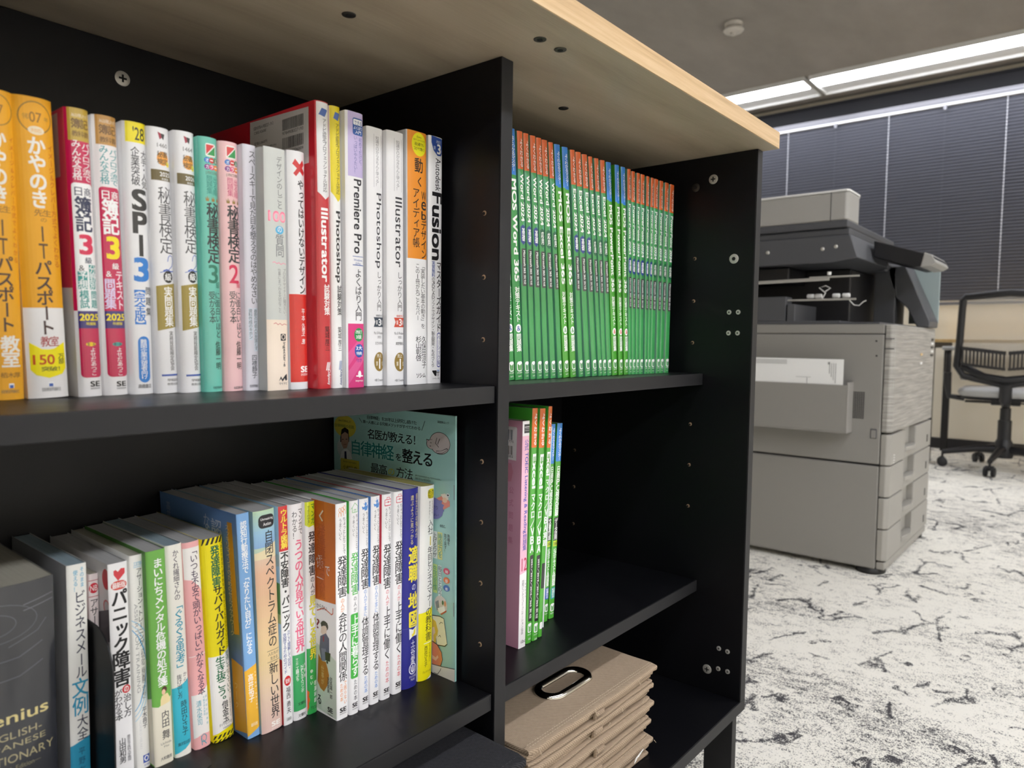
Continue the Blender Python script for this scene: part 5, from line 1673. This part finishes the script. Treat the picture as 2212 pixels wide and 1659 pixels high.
a = MB(); a.prism([(-.003, H(.108)), (-.003, H(.196)), (-.0015, H(.196)), (-.0015, H(.108))], .198, .2, 'y'); a.build('feeder_seam', 'print_dark', pr_)
a = MB(); a.box(.14, .19, .165, .19, H(.11), H(.165)); a.build('feeder_hinge', 'print_adf', pr_, bev=.004)
a = MB(); a.box(.02, .05, .185, .205, H(.2025), H(.207)); a.build('status_lamp', 'white', pr_, bev=.002)
a = MB(); a.prism([(.118, H(.063)), (-.05, H(.006)), (-.058, H(.0)), (-.062, H(-.018)), (-.05, H(-.026)), (.0, H(-.03)), (.118, H(.01))], .2, .42, 'x'); a.build('control_panel', 'print_black', pr_, bev=.003)
a = MB(); a.prism([(-.03, H(.0158)), (-.0525, H(.0062)), (-.0655, H(-.0185)), (-.05, H(-.0285)), (-.02, H(-.031))], .199, .42, 'x'); a.build('panel_front_lip', 'print_adf', pr_, bev=.003)
for y, z in ((.415, .022), (.24, .022), (.20, .027)):
    a = MB(); a.lathe([(.006, .002), (.006, -.001), (.003, -.003)], 12, 'x', (0, y-.02, H(z))); a.build('scanner_screw', 'steel', pr_, smooth=True)

# ================================================================== BOOKCASE
bc = thing('bookcase', 'black two-bay bookcase with light wooden top and front legs', 'bookcase', (0, 0, FL))
def part(name, x0, x1, y0, y1, z0, z1, mat='black', bev=.0007):
    a = MB(); a.box(x0, x1, y0, y1, z0-FL, z1-FL); return a.build(name, mat, bc, bev=bev)
QF, XR = -.0755, BW+.018
part('tabletop', -XR-.002, XR+.001, -.0975, .30, 0, .0232, 'wood', .0004)
part('edge_band', -XR-.002, XR+.001, -.0988, -.0976, .0002, .0230, 'woodedge', .0003)
part('edge_band', XR+.0011, XR+.0022, -.0985, .30, .0002, .0230, 'woodedge', .0003)
for x0, x1 in ((BW, XR), (-XR, -BW)): 
    part('side_panel', x0, x1, QF+.0011, D+.0125, Z3+.0002, -.0002); part('edge_strip', x0+.0002, x1-.0002, QF, QF+.001, Z3+.0002, -.0004, 'edge', .0004)
part('divider_panel', 0, .018, -.0023, D, Z3+.0002, -.0002); part('edge_strip', .0002, .0178, -.0034, -.0024, Z3+.0002, -.0004, 'edge', .0004)
part('back_panel', -BW+.0003, BW-.0003, D, D+.012, Z3+.0002, -.0002)
part('bottom_panel', -XR, XR, QF+.0011, D+.012, Z3-ST, Z3); part('edge_strip', -XR, XR, QF, QF+.001, Z3-ST+.0002, Z3-.0002, 'edge', .0004)
for x0, x1 in ((-BW+.001, -.0012), (.019, BW-.0006)):
    for z in (Z1, Z2):
        part('shelf', x0, x1, .0011, D-.0005, z-ST, z); part('edge_strip', x0, x1, 0, .001, z-ST+.0002, z-.0002, 'edge', .0004)
for x in (-.505, .489):
    for y in (-.063, .2): part('leg', x, x+.016, y, y+.045, FL+.001, Z3-ST)
part('apron_rail', -.489, .489, .2, .216, Z3-ST-.04, Z3-ST)
# peg holes (raw board shows inside), screws, bolts, rivets
hp = MB(); hp.lathe([(.0026, -.0002), (.0026, .0001)], 12, 'x'); hole = hp.build('peg_hole', 'hole', bc); 
hd = MB(); hd.lathe([(.0017, -.0006), (.0017, .0001)], 10, 'x', (0, .0006, -.0004)); hd.build('hole_depth', 'hollow', hole)
def putpart(src, loc, rot=(0, 0, 0)):
    o = inst(src, bc, (loc[0], loc[1], loc[2]-FL), rot)
    for g in src.children: k = g.copy(); COL.objects.link(k); k.parent = o
    return o
hole.location = (-.0002, .0175, -.152-FL)
GZ = [-.152, -.217, -.281, -.408, -.472, -.537, -.603]
for z in GZ[1:]: putpart(hole, (-.0002, .0175, z))
for z in GZ[:6]: putpart(hole, (BW-.0002, .0185, z))
for z in (-.472, -.537, -.603): putpart(hole, (BW-.0002, .236, z))
def disc(name, prof, mat, inner):
    a = MB(); a.lathe(prof, 22, 'x'); o = a.build(name, mat, bc, smooth=True)
    for k, (nm, mt) in enumerate(inner):
        q = MB()
        if nm == 'cross_slot':
            x_ = prof[-1][1]; q.box(x_-.0003, x_+.0004, -.0036, .0036, -.0009, .0009); q.box(x_-.0003, x_+.0004, -.0009, .0009, -.0036, .0036)
        elif nm == 'hex_socket': x_ = prof[-1][1]; q.lathe([(.003, x_-.0003), (.003, x_+.0003)], 6, 'x')
        else: x_ = prof[-1][1]; q.lathe([(.0012, x_-.0003), (.0012, x_+.0002)], 8, 'x')
        q.build(nm, mt, o)
    return o
scr = disc('screw', [(.0072, 0), (.007, -.0006), (.0052, -.0012)], 'steel', [('cross_slot', 'hollow')])
scr.location = (BW-.0001, -.008, -.035-FL); putpart(scr, (BW-.0001, -.021, -.788))
putpart(scr, (-.249, D-.0001, -.034), (0, 0, math.pi/2))
cap_ = disc('bolt_cap', [(.0064, 0), (.0062, -.001), (.0046, -.0015)], 'darkmetal', [('hex_socket', 'hollow')]); cap_.location = (BW-.0001, .02, -.044-FL)
hexb = disc('hex_bolt', [(.0072, 0), (.007, -.0006), (.0055, -.0011)], 'steel', [('hex_socket', 'hollow')]); hexb.location = (BW-.0001, -.044, -.156-FL)
riv = disc('rivet', [(.0036, 0), (.0033, -.0008), (.0022, -.0009)], 'steel', [('rivet_hole', 'hollow')]); riv.location = (BW-.0001, -.039, -.235-FL)
for y, z in ((-.053, -.235), (-.039, -.266), (-.053, -.266), (-.039, -.75), (-.053, -.751), (-.039, -.782), (-.054, -.782)): putpart(riv, (BW-.0001, y, z))
tb = disc('top_bolt', [(.0062, 0), (.006, -.0006), (.005, -.0008)], 'darkmetal', [('hex_socket', 'hollow')]); tb.rotation_euler = (0, -math.pi/2, 0); tb.location = (-.151, .043, -.0001-FL)
for x, y in ((-.008, -.057), (.023, -.058), (.168, .042)): putpart(tb, (x, y, -.0001), (0, -math.pi/2, 0))

# ================================================================== BOOKS, upper left shelf
# name: (left x, lean dx, width, front y, height), depth, (left, spine, right colours), bulge, power, material, pages, label
UL = [
('1', -.4054, -.0024, .0225, .112, .2117, .148, 'F0AE28', .0042, 2.6, 'matt', 'page', 'thick plain orange paperback cut by the left edge, leftmost on the upper shelf'),
('2', -.3803, -.0070, .0258, .112, .2119, .148, 'F4F2F0', .0042, 2.6, 'matt', 'page', 'thick orange and white paperback with a yellow blob and 150 near its foot'),
('3', -.3495, -.0059, .0163, .107, .2102, .148, 'B81434', .0036, 2.8, 'gloss', 'page', 'glossy pink and white bookkeeping paperback with gold head and a red cover side'),
('4', -.3303, -.0056, .0170, .1095, .2102, .148, 'F2F0F0', .0036, 2.8, 'gloss', 'page', 'glossy bookkeeping paperback with a yellow 3 on crimson and bronze head'),
('5', -.3120, -.0030, .0178, .1085, .2103, .148, 'F0F0F2', .0036, 2.8, 'gloss', 'page', 'white paperback with yellow head and huge black SPI and blue 3'),
('6', -.2932, -.0050, .0172, .105, .2095, .148, 'F0F0F2', .0036, 2.8, 'gloss', 'page', 'white and gold paperback marked 1460 and 2025, left of its twin marked 2026'),
('7', -.2756, -.0040, .0169, .1005, .2098, .148, 'F0F0F2', .0036, 2.8, 'gloss', 'page', 'white and gold paperback marked 1464 and 2026'),
('8', -.2583, -.0031, .0160, .096, .2085, .148, '6CC9B6', .0032, 2.8, 'gloss', 'page', 'mint green paperback with a dark green 3 on the upper shelf'),
('9', -.2412, -.0037, .0168, .0945, .2081, .148, 'F2C6C8', .0036, 2.8, 'gloss', 'page', 'pale pink paperback with a red 2 on the upper shelf'),
('10', -.2240, -.0020, .0122, .090, .2089, .148, 'E4E2EC', .0018, 4, 'matt', 'page', 'slim pale lavender paperback with one long line of grey lettering'),
('11', -.2114, -.0027, .0203, .077, .2076, .148, 'CFD2CE', .0016, 4, 'matt', 'page', 'grey paperback with cream foot band and a pink 100'),
('12', -.1872, -.0033, .0177, .079, .2095, .148, 'EDEDF0', .0034, 2.6, 'gloss', 'page', 'white paperback with a red cross at its head and a red lower half'),
('13', -.1643, -.0032, .0146, .071, .2564, .182, 'C4202E', .0026, 3, 'gloss', 'page', 'tall glossy red book with silver head and a barcode on its cover side'),
('14', -.1484, -.0034, .0116, .071, .2557, .182, 'F2F2F4', .0024, 3, 'gloss', 'page', 'tall glossy white book with a pointed yellow head'),
('15', -.1364, -.0018, .0204, .066, .2543, .182, 'F2F2F4', .0016, 5, 'matt', 'page', 'tall book with lilac head, white middle and striped pink foot'),
('16', -.1050, -.0015, .0195, .0745, .2489, .182, 'F0F0F2', .0016, 5, 'matt', 'page', 'plain white tall book with a dark grey ribbon and gold seal'),
('17', -.0845, -.0020, .0215, .069, .2488, .182, 'F0F0F2', .0016, 5, 'matt', 'page', 'plain white tall book with a red ribbon and gold seal'),
('18', -.0600, -.0030, .0275, .067, .2545, .182, 'D8DADE', .0020, 5, 'matt', 'page', 'thick orange and white book with a yellow oval at its head'),
('19', -.0294, -.0001, .0198, .070, .2566, .182, 'F2F2F4', .0016, 5, 'gloss', 'page', 'tall white book with a navy tab, rightmost beside the black divider'),
]
SPC = {'1': 'F2AE22', '3': 'F2F0F0', '8': '6CC9B6', '9': 'F6C8CA', '11': 'D2D6D2', '13': 'C8222E', '14': 'F4F4F4'}
BG = 'paperbacks and manuals standing in the bookcase'
def lay(rows, Z, grp, cat='book'):
    for k_, x, dX, w, Y, h, dep, colr, bul, pw, mat, page, label in rows:
        r = thing('paperback_book', label, cat, group=grp)
        sc = lin(SPC.get(k_, colr)); lc = lin(colr)
        make_book(k_, k_ if k_ in SPINE else None, w, dep, h, lc, sc, sc, bul, pw, mat, page, r)
        place(r, x, dX, w, Y, h, Z)
lay(UL, Z1, 'books on the upper left shelf')

# ================================================================== BOOKS, lower left shelf
LL = [
('a', -.4270, 0, .0620, .120, .190, .14, '2A2C32', .0060, 2.4, 'gloss', 'page_cream', 'thick black dictionary in a clear sleeve with gold lettering at the lower left'),
('b', -.3516, 0, .0142, .134, .190, .128, 'D2D2D4', .0010, 6, 'matt', 'page_blue', 'white paperback with blue page edges and a teal foot, beside the black dictionary'),
('c', -.3285, 0, .0075, .155, .173, .105, 'F0DCDC', .0010, 5, 'matt', 'page_cream', 'small low pink and white paperback with a red disc, behind the black bookend'),
('e', -.3180, -.0030, .0150, .136, .1835, .128, 'C9C6C6', .0010, 6, 'matt', 'page', 'white paperback with a red heart and heavy black lettering'),
('f', -.2998, -.0035, .0108, .1381, .1862, .126, 'F0EFEA', .0014, 4, 'matt', 'page_cream', 'slim white paperback with pale blue curved lines'),
('g', -.2884, -.0050, .0160, .1308, .1888, .128, '6AAE4C', .0014, 6, 'matt', 'page', 'leaf green paperback with a cream foot and a seated figure'),
('h', -.2704, -.0065, .0145, .1318, .1903, .128, 'F0EEE8', .0022, 4, 'matt', 'page_blue', 'cream paperback with turquoise lower half'),
('i', -.2534, -.0088, .0148, .131, .1899, .128, 'F2B4B4', .0022, 4, 'matt', 'page', 'soft pink and white paperback with thin dark purple lettering'),
('j', -.2366, -.0097, .0195, .1292, .1901, .128, 'F0DE00', .0026, 4, 'matt', 'page', 'yellow paperback with black hazard stripes at head and foot'),
('k', -.2130, -.0096, .0122, .1116, .2112, .148, '6890C8', .0008, 6, 'matt', 'page', 'sky blue paperback with a golden yellow foot and a blue cover side'),
('l', -.2003, -.0075, .0215, .1093, .2112, .148, 'A8C8C8', .0020, 4, 'matt', 'page', 'pastel blue to peach paperback with a black badge'),
('m', -.1782, -.0049, .0097, .1072, .2121, .148, 'A4C8E8', .0012, 4, 'gloss', 'page', 'slim white paperback with a red head in yellow lettering'),
('n', -.1668, -.0045, .0142, .1078, .2119, .148, 'F2F0F2', .0022, 4, 'gloss', 'page', 'white paperback with large pink lettering and green foot'),
('o', -.1514, -.0023, .0110, .1081, .2114, .148, 'F2F0F2', .0018, 4, 'gloss', 'page', 'slim paperback with lime head, yellow outlined lettering and green foot'),
('p', -.1399, -.0011, .0130, .077, .2121, .148, 'ECEAE8', .0010, 6, 'matt', 'page', 'white paperback with orange people icon and orange cover side'),
('q', -.1252, 0, .0108, .0767, .2126, .148, 'F0F0F2', .0020, 4, 'matt', 'page', 'white paperback with green house icon and a green panel'),
('r', -.1129, -.0006, .0115, .0765, .2126, .148, 'F0F0F2', .0020, 4, 'matt', 'page', 'white paperback with blue cheering figure icon, beside the green house one'),
('s', -.0991, .0010, .0112, .0773, .2125, .148, 'F0F0F2', .0020, 4, 'matt', 'page', 'white paperback with blue cheering figure icon, beside the red briefcase ones'),
('t', -.0861, .0013, .0122, .0763, .2126, .148, 'F0F0F2', .0020, 4, 'matt', 'page', 'white paperback with red briefcase icon, left of its twin'),
('u', -.0702, .0010, .0122, .0765, .2128, .148, 'F0F0F2', .0020, 4, 'matt', 'page', 'white paperback with red briefcase icon, beside the navy book'),
('v', -.0570, .0010, .0205, .0763, .2134, .148, '26288A', .0030, 3, 'matt', 'page', 'navy blue paperback with bright yellow lettering'),
('w', -.0339, .0030, .0200, .0773, .2125, .148, 'F2F1EE', .0030, 3, 'matt', 'page_yellow', 'white paperback with bright yellow lower half and yellow page edges'),
('x', -.0069, -.0027, .0022, .0471, .2888, .21, 'A2D2CC', .0002, 3, 'gloss', 'page', 'large thin mint green magazine with a curled grey cat, against the divider'),
]
SPC.update({'a': '2A2C32', 'b': 'EFEFEA', 'c': 'F4E8E8', 'e': 'F6F5F6', 'f': 'F4F3EE', 'g': '72B450', 'h': 'F0EEE4', 'i': 'F4F0EC', 'l': 'C4D8C0', 'k': '7FAEE0', 'm': 'F4F4F4', 'n': 'F4F2F4', 'o': 'F4F4F4', 'p': 'F6F5F6', 'w': 'F2F1EE', 'x': 'A2D2CC'})
for k_ in 'qrstu': SPC[k_] = 'F4F3F5'
lay(LL, Z2, 'books on the lower left shelf')
# thin bookend: upright plate with rounded top and a base under the books
be = thing('bookend', 'black sheet metal bookend between white paperbacks on the lower left shelf', 'bookend', (-.3335, .03, Z2))
a = MB(); P = [(.0, 0), (.21, 0)]+[(.21-.02+.02*math.cos(t_*math.pi/16), .12+.02*math.sin(t_*math.pi/16)) for t_ in range(9)]+[(.135-.02*0-.035+.035*math.cos(math.pi/2+t_*math.pi/16), .105+.035*math.sin(math.pi/2+t_*math.pi/16)) for t_ in range(9)]+[(.065, .0)]
a.prism([(y, z) for y, z in P[1:]], -.0006, .0006, 'x'); a.build('upright_plate', 'rubber', be)
a = MB(); a.prism([(0, .2), (0, .065), (.07, .065), (.079, .069), (.083, .078), (.083, .2)], -.0003, .0001, 'z'); o = a.build('base_plate', 'rubber', be); o.location = (0, 0, .0004)

# ================================================================== MANUALS, upper right shelf
FT = [('Ma', .0835, -.0215, .0125, .054, .2905), ('Mb', .0970, -.0210, .0140, .0535, .2905)]
F_ = """.1124 -.0193 .0101;.1249 -.0208 .0096;.1367 -.0205 .0104;.1497 -.0225 .0101;.1634 -.0258 .0108;.1783 -.0280 .0092;.1897 -.0284 .0120;.2047 -.0279 .0125;.2226 -.0289 .0104;.2371 -.0321 .0120;.2530 -.0344 .0117;.2678 -.0352 .0090;.2773 -.0311 .0098;.2886 -.0289 .0109;.3011 -.0282 .0127;.3169 -.0223 .0111;.3306 -.0207 .0114;.3422 -.0156 .0086;.3511 -.0141 .0094;.3608 -.0099 .0088;.3704 -.0087 .0107;.3845 -.0072 .0079;.3927 -.0030 .0081;.4011 -.0018 .0116;.4173 -.0025 .0104;.4280 .0030 .0113;.4428 .0035 .0128""".split(';')
KIN = ['MW', 'MW']+['Wb']*3+['Wa']*3+['ME']*2+['Eb']*3+['Ea']*3+['MP']*3+['Pb']*6+['Pa']*4
WORDS = {'MW': '{} of the two blue-headed green manuals right beside the divider on the upper shelf',
 'Wb': '{} of three orange-headed navy-tagged green manuals nearest the divider',
 'Wa': '{} of three dark green tagged manuals left of the blue-headed light green pair',
 'ME': '{} of the pair of blue-headed light green manuals on the upper right shelf',
 'Eb': '{} of the three navy-tagged green manuals right of the blue-headed pair',
 'Ea': '{} of the three dark green tagged manuals left of the blue-headed trio',
 'MP': '{} of the three blue-headed light green manuals in the middle of the upper right shelf',
 'Pb': '{} of the six navy-tagged green manuals right of the blue-headed trio',
 'Pa': '{} of the four dark green tagged manuals at the right end of the row'}
ORD = ['first', 'second', 'third', 'fourth', 'fifth', 'sixth']
protos = {}; cnt = {}
XS = [f[1:4] for f in FT]+[tuple(map(float, q.split())) for q in F_]
GC = {'M': ('2F8F3A', '4FA634'), 'x': ('2E7E52', '43A05C')}
for i, kd in enumerate(KIN):
    xl, dX, w = XS[i]
    if i < 28: w = min(w, XS[i+1][0]-xl-.0003, XS[i+1][0]+XS[i+1][1]-xl-dX-.0003)
    Y = .054-.0004*i; h = .2865 if dX < -.015 else .2850
    n = cnt.get(kd, 0); cnt[kd] = n+1; lab = WORDS[kd].format(ORD[n])
    if kd not in protos:
        r = thing('manual', lab, 'book', group='green manuals on the upper right shelf')
        wm = .0125 if kd[0] == 'M' else .0105
        lf, sp = ('26803A', '2E9446') if kd == 'MW' else (('3E9428', '48A232') if kd[0] == 'M' else ('437C66', '3C9A54'))
        make_book(kd, kd, wm, .21, .2862, lin(lf), lin(sp), lin(sp), .0012, 4, 'gloss', 'page', r)
        protos[kd] = (r, wm)
    else:
        r = copy_thing(protos[kd][0], lab)
    wm = protos[kd][1]; r.scale = (min(w*.99/wm, 1.2), 1, h/.2862)
    place(r, xl, dX, w, Y, h, Z1)

# ================================================================== BOOKS, lower right shelf
LR = [
('y1', .1025, .0028, .0133, .0483, .2743, .182, 'E0A4BC', .0006, 8, 'gloss', 'page', 'thick pink test book with a white foot beside the divider'),
('y2', .1196, .0069, .0104, .0505, .2882, .21, '3E9A2E', .0012, 4, 'gloss', 'page', 'orange-headed green manual directly beside the pink book on the lower shelf'),
('y3', .1310, .0100, .0110, .0499, .2869, .21, '3E9A2E', .0012, 4, 'gloss', 'page', 'orange-headed green manual second from the pink book on the lower shelf'),
('y4', .1450, .0150, .0078, .0513, .2886, .21, '3E9A2E', .0010, 4, 'gloss', 'page', 'narrow orange-headed green manual third from the pink book on the lower shelf'),
('y5', .1737, .0120, .0030, .0663, .2601, .182, '1F6B3C', .0003, 4, 'gloss', 'page', 'thin white booklet squeezed between green manuals on the lower right shelf'),
('y6', .1880, .0114, .0096, .076, .2610, .182, '3E9A2E', .0010, 4, 'gloss', 'page', 'blue-headed green manual with a 3 badge, inner one of the pair at the row end'),
('y7', .2011, .0130, .0118, .0769, .2608, .182, '3E9A2E', .0010, 4, 'gloss', 'page', 'green manual with blue head and a 3 badge, outermost of the lower right row'),
]
SPC.update({'y1': 'F2BCD2', 'y2': '50AE38', 'y3': '50AE38', 'y4': '50AE38', 'y5': 'E8EEF0', 'y6': '50AE38', 'y7': '50AE38'})
lay(LR, Z2, 'books on the lower right shelf')

# ================================================================== FOLDED FABRIC BOXES
def cloth_panel(name, x0, x1, y0, y1, z0, z1, mat, parent, wob=.001, r=.0018, seed=0):
    """thin padded panel with rounded rim and slightly uneven edges"""
    g = np.random.default_rng(seed); n = 22; vs = []
    per = []
    for k in range(n): per.append((x0+(x1-x0)*k/n, y0, 0, -1))
    for k in range(n): per.append((x1, y0+(y1-y0)*k/n, 1, 0))
    for k in range(n): per.append((x1-(x1-x0)*k/n, y1, 0, 1))
    for k in range(n): per.append((x0, y1-(y1-y0)*k/n, -1, 0))
    N = len(per); ph = g.uniform(0, 6, 4); hz_ = (z1-z0)/2; zc = (z0+z1)/2
    rings = [(-.006, -.55), (-.0018, -.95), (0, -.7), (.0006, 0), (0, .7), (-.0018, .95), (-.006, 1.0)]
    for off, zf in rings:
        for k, (x, y, nx, ny) in enumerate(per):
            wv = wob*(math.sin(k*.31+ph[0])+.6*math.sin(k*.83+ph[1])); wz = wob*.35*math.sin(k*.21+ph[2])
            cx = min(k % n, n-k % n)
            o_ = off-(.0035 if k % n == 0 else 0)
            vs.append((x+nx*(o_+wv), y+ny*(o_+wv), zc+hz_*zf*(1 if abs(zf) < 1 else 1)+wz))
    fs = [(i*N+k, i*N+(k+1) % N, (i+1)*N+(k+1) % N, (i+1)*N+k) for i in range(len(rings)-1) for k in range(N)]
    fs += [list(range(N))[::-1], [(len(rings)-1)*N+k for k in range(N)]]
    a = MB(); a.add(vs, fs); return a.build(name, mat, parent, smooth=True)
def stitches(x0, x1, y, z, n, parent):
    a = MB()
    for k in range(n):
        x = x0+(x1-x0)*k/n; a.tube([(x, y, z), (x+(x1-x0)/n*.3, y, z+.0003), (x+(x1-x0)/n*.6, y, z)], .00028, 4)
    o = a.build('seam_stitching', 'thread', parent); o['kind'] = 'stuff'
tops = [(-.7130, .0255, .3030, -.0330), (-.7355, .0290, .2975, -.0315), (-.7575, .0330, .2920, -.0350), (-.7800, .0300, .2860, -.0345), (-.8014, .0260, .2830, -.0400)]
LBL = ['topmost folded beige canvas storage box with an oval chrome handle', 'second folded beige canvas storage box from the top of the stack', 'middle folded beige canvas storage box of the stack of five', 'fourth folded beige canvas storage box, second from the bottom', 'bottom folded beige canvas storage box of the stack, touching the black board']
for k, (zt, x0, x1, y0) in enumerate(tops):
    r = thing('folded_storage_box', LBL[k], 'storage box', (x0, y0, zt-.0215), 'beige folded storage boxes')
    w, d = x1-x0, .235
    cloth_panel('lid_panel', 0, w, 0, d, .0148, .0215, 'beige', r, .0006, seed=k)
    lay_ = [(.0098, .0143, .002, .44, .004), (.0098, .0143, .455, 1, .003), (.0052, .0095, .0, .995, .006), (.0004, .0049, .01, .985, .0015)]
    for j, (a0, a1, f0, f1, yy) in enumerate(lay_):
        cloth_panel('side_flap', w*f0, w*f1-(.004 if j == 0 else .006), yy, d-.006, a0, a1, 'beige2' if j else 'beige', r, .0009, seed=20+7*k+j)
    # little fabric pull tab where the flaps meet
    a = MB(); t0 = w*.45
    a.box(t0-.001, t0+.016, -.0022, .004, .0095, .0150); a.box(t0-.0025, t0-.0005, -.0016, .003, .006, .0172); a.build('pull_tab', 'beige2', r, bev=.0012)
    if k in (0, 4): stitches(.006, w-.004, .0065, .0217, 60, r); stitches(.006, w-.004, .0105, .0217, 60, r)
    if k == 0:
        hx, hy = .172-x0, .030-y0; hl, hr = .026, .0165
        def oval(rr, n=14):
            P = []
            for t_ in range(n+1): an = -math.pi/2+math.pi*t_/n; P.append((hx+hl+rr*math.cos(an), hy+rr*math.sin(an)))
            for t_ in range(n+1): an = math.pi/2+math.pi*t_/n; P.append((hx-hl+rr*math.cos(an), hy+rr*math.sin(an)))
            return P
        pr3 = []
        sec = [(-.0058, .0), (-.0054, .0022), (-.0030, .0046), (0, .0054), (.0030, .0046), (.0054, .0022), (.0058, 0)]
        rings = [oval(hr+s) for s, _ in sec]; N = len(rings[0]); vs = []
        for (s, hh), rg in zip(sec, rings): vs += [(x, y, .0217+hh) for x, y in rg]
        fs = [(i*N+q, i*N+(q+1) % N, (i+1)*N+(q+1) % N, (i+1)*N+q) for i in range(len(sec)-1) for q in range(N)]
        a = MB(); a.add(vs, fs); a.build('chrome_handle_ring', 'chrome', r, smooth=True)
        a = MB(); a.prism([(x, y) for x, y in oval(hr-.005)], .0216, .0219, 'z'); a.build('handle_opening', 'beige2', r)
    if k == 4:
        a = MB(); a.prism([(.20, .010), (.222, .0185), (.2225, .0195), (.2035, .0155)], -.0035, -.0030, 'y'); a.build('paper_label', 'paper', r)
    for q in range(4):
        a = MB(); x = rng.uniform(.0, w); a.tube([(x, -.001, .015+rng.uniform(-.01, .006)), (x+rng.uniform(-.002, .002), -.0035, .013), (x+rng.uniform(-.003, .003), -.005, .016)], .0003, 4); a.build('loose_thread', 'thread', r)
# black canvas storage box in the left bay
r = thing('storage_box', 'black canvas storage box under the lower left shelf beside the divider', 'storage box', (-.31, -.057, Z3+.0003))
cloth_panel('box_body', 0, .298, .003, .28, .0, .1215, 'blackcloth', r, .0005, seed=3)
cloth_panel('lid', -.001, .3, 0, .284, .1218, .1303, 'blackcloth', r, .0006, seed=4)
a = MB()
for k in range(46): x = .008+.285*k/46; a.tube([(x, .008, .1305), (x+.0035, .008, .1305)], .0003, 4)
o = a.build('seam_stitching', 'chairblack', r); o['kind'] = 'stuff'
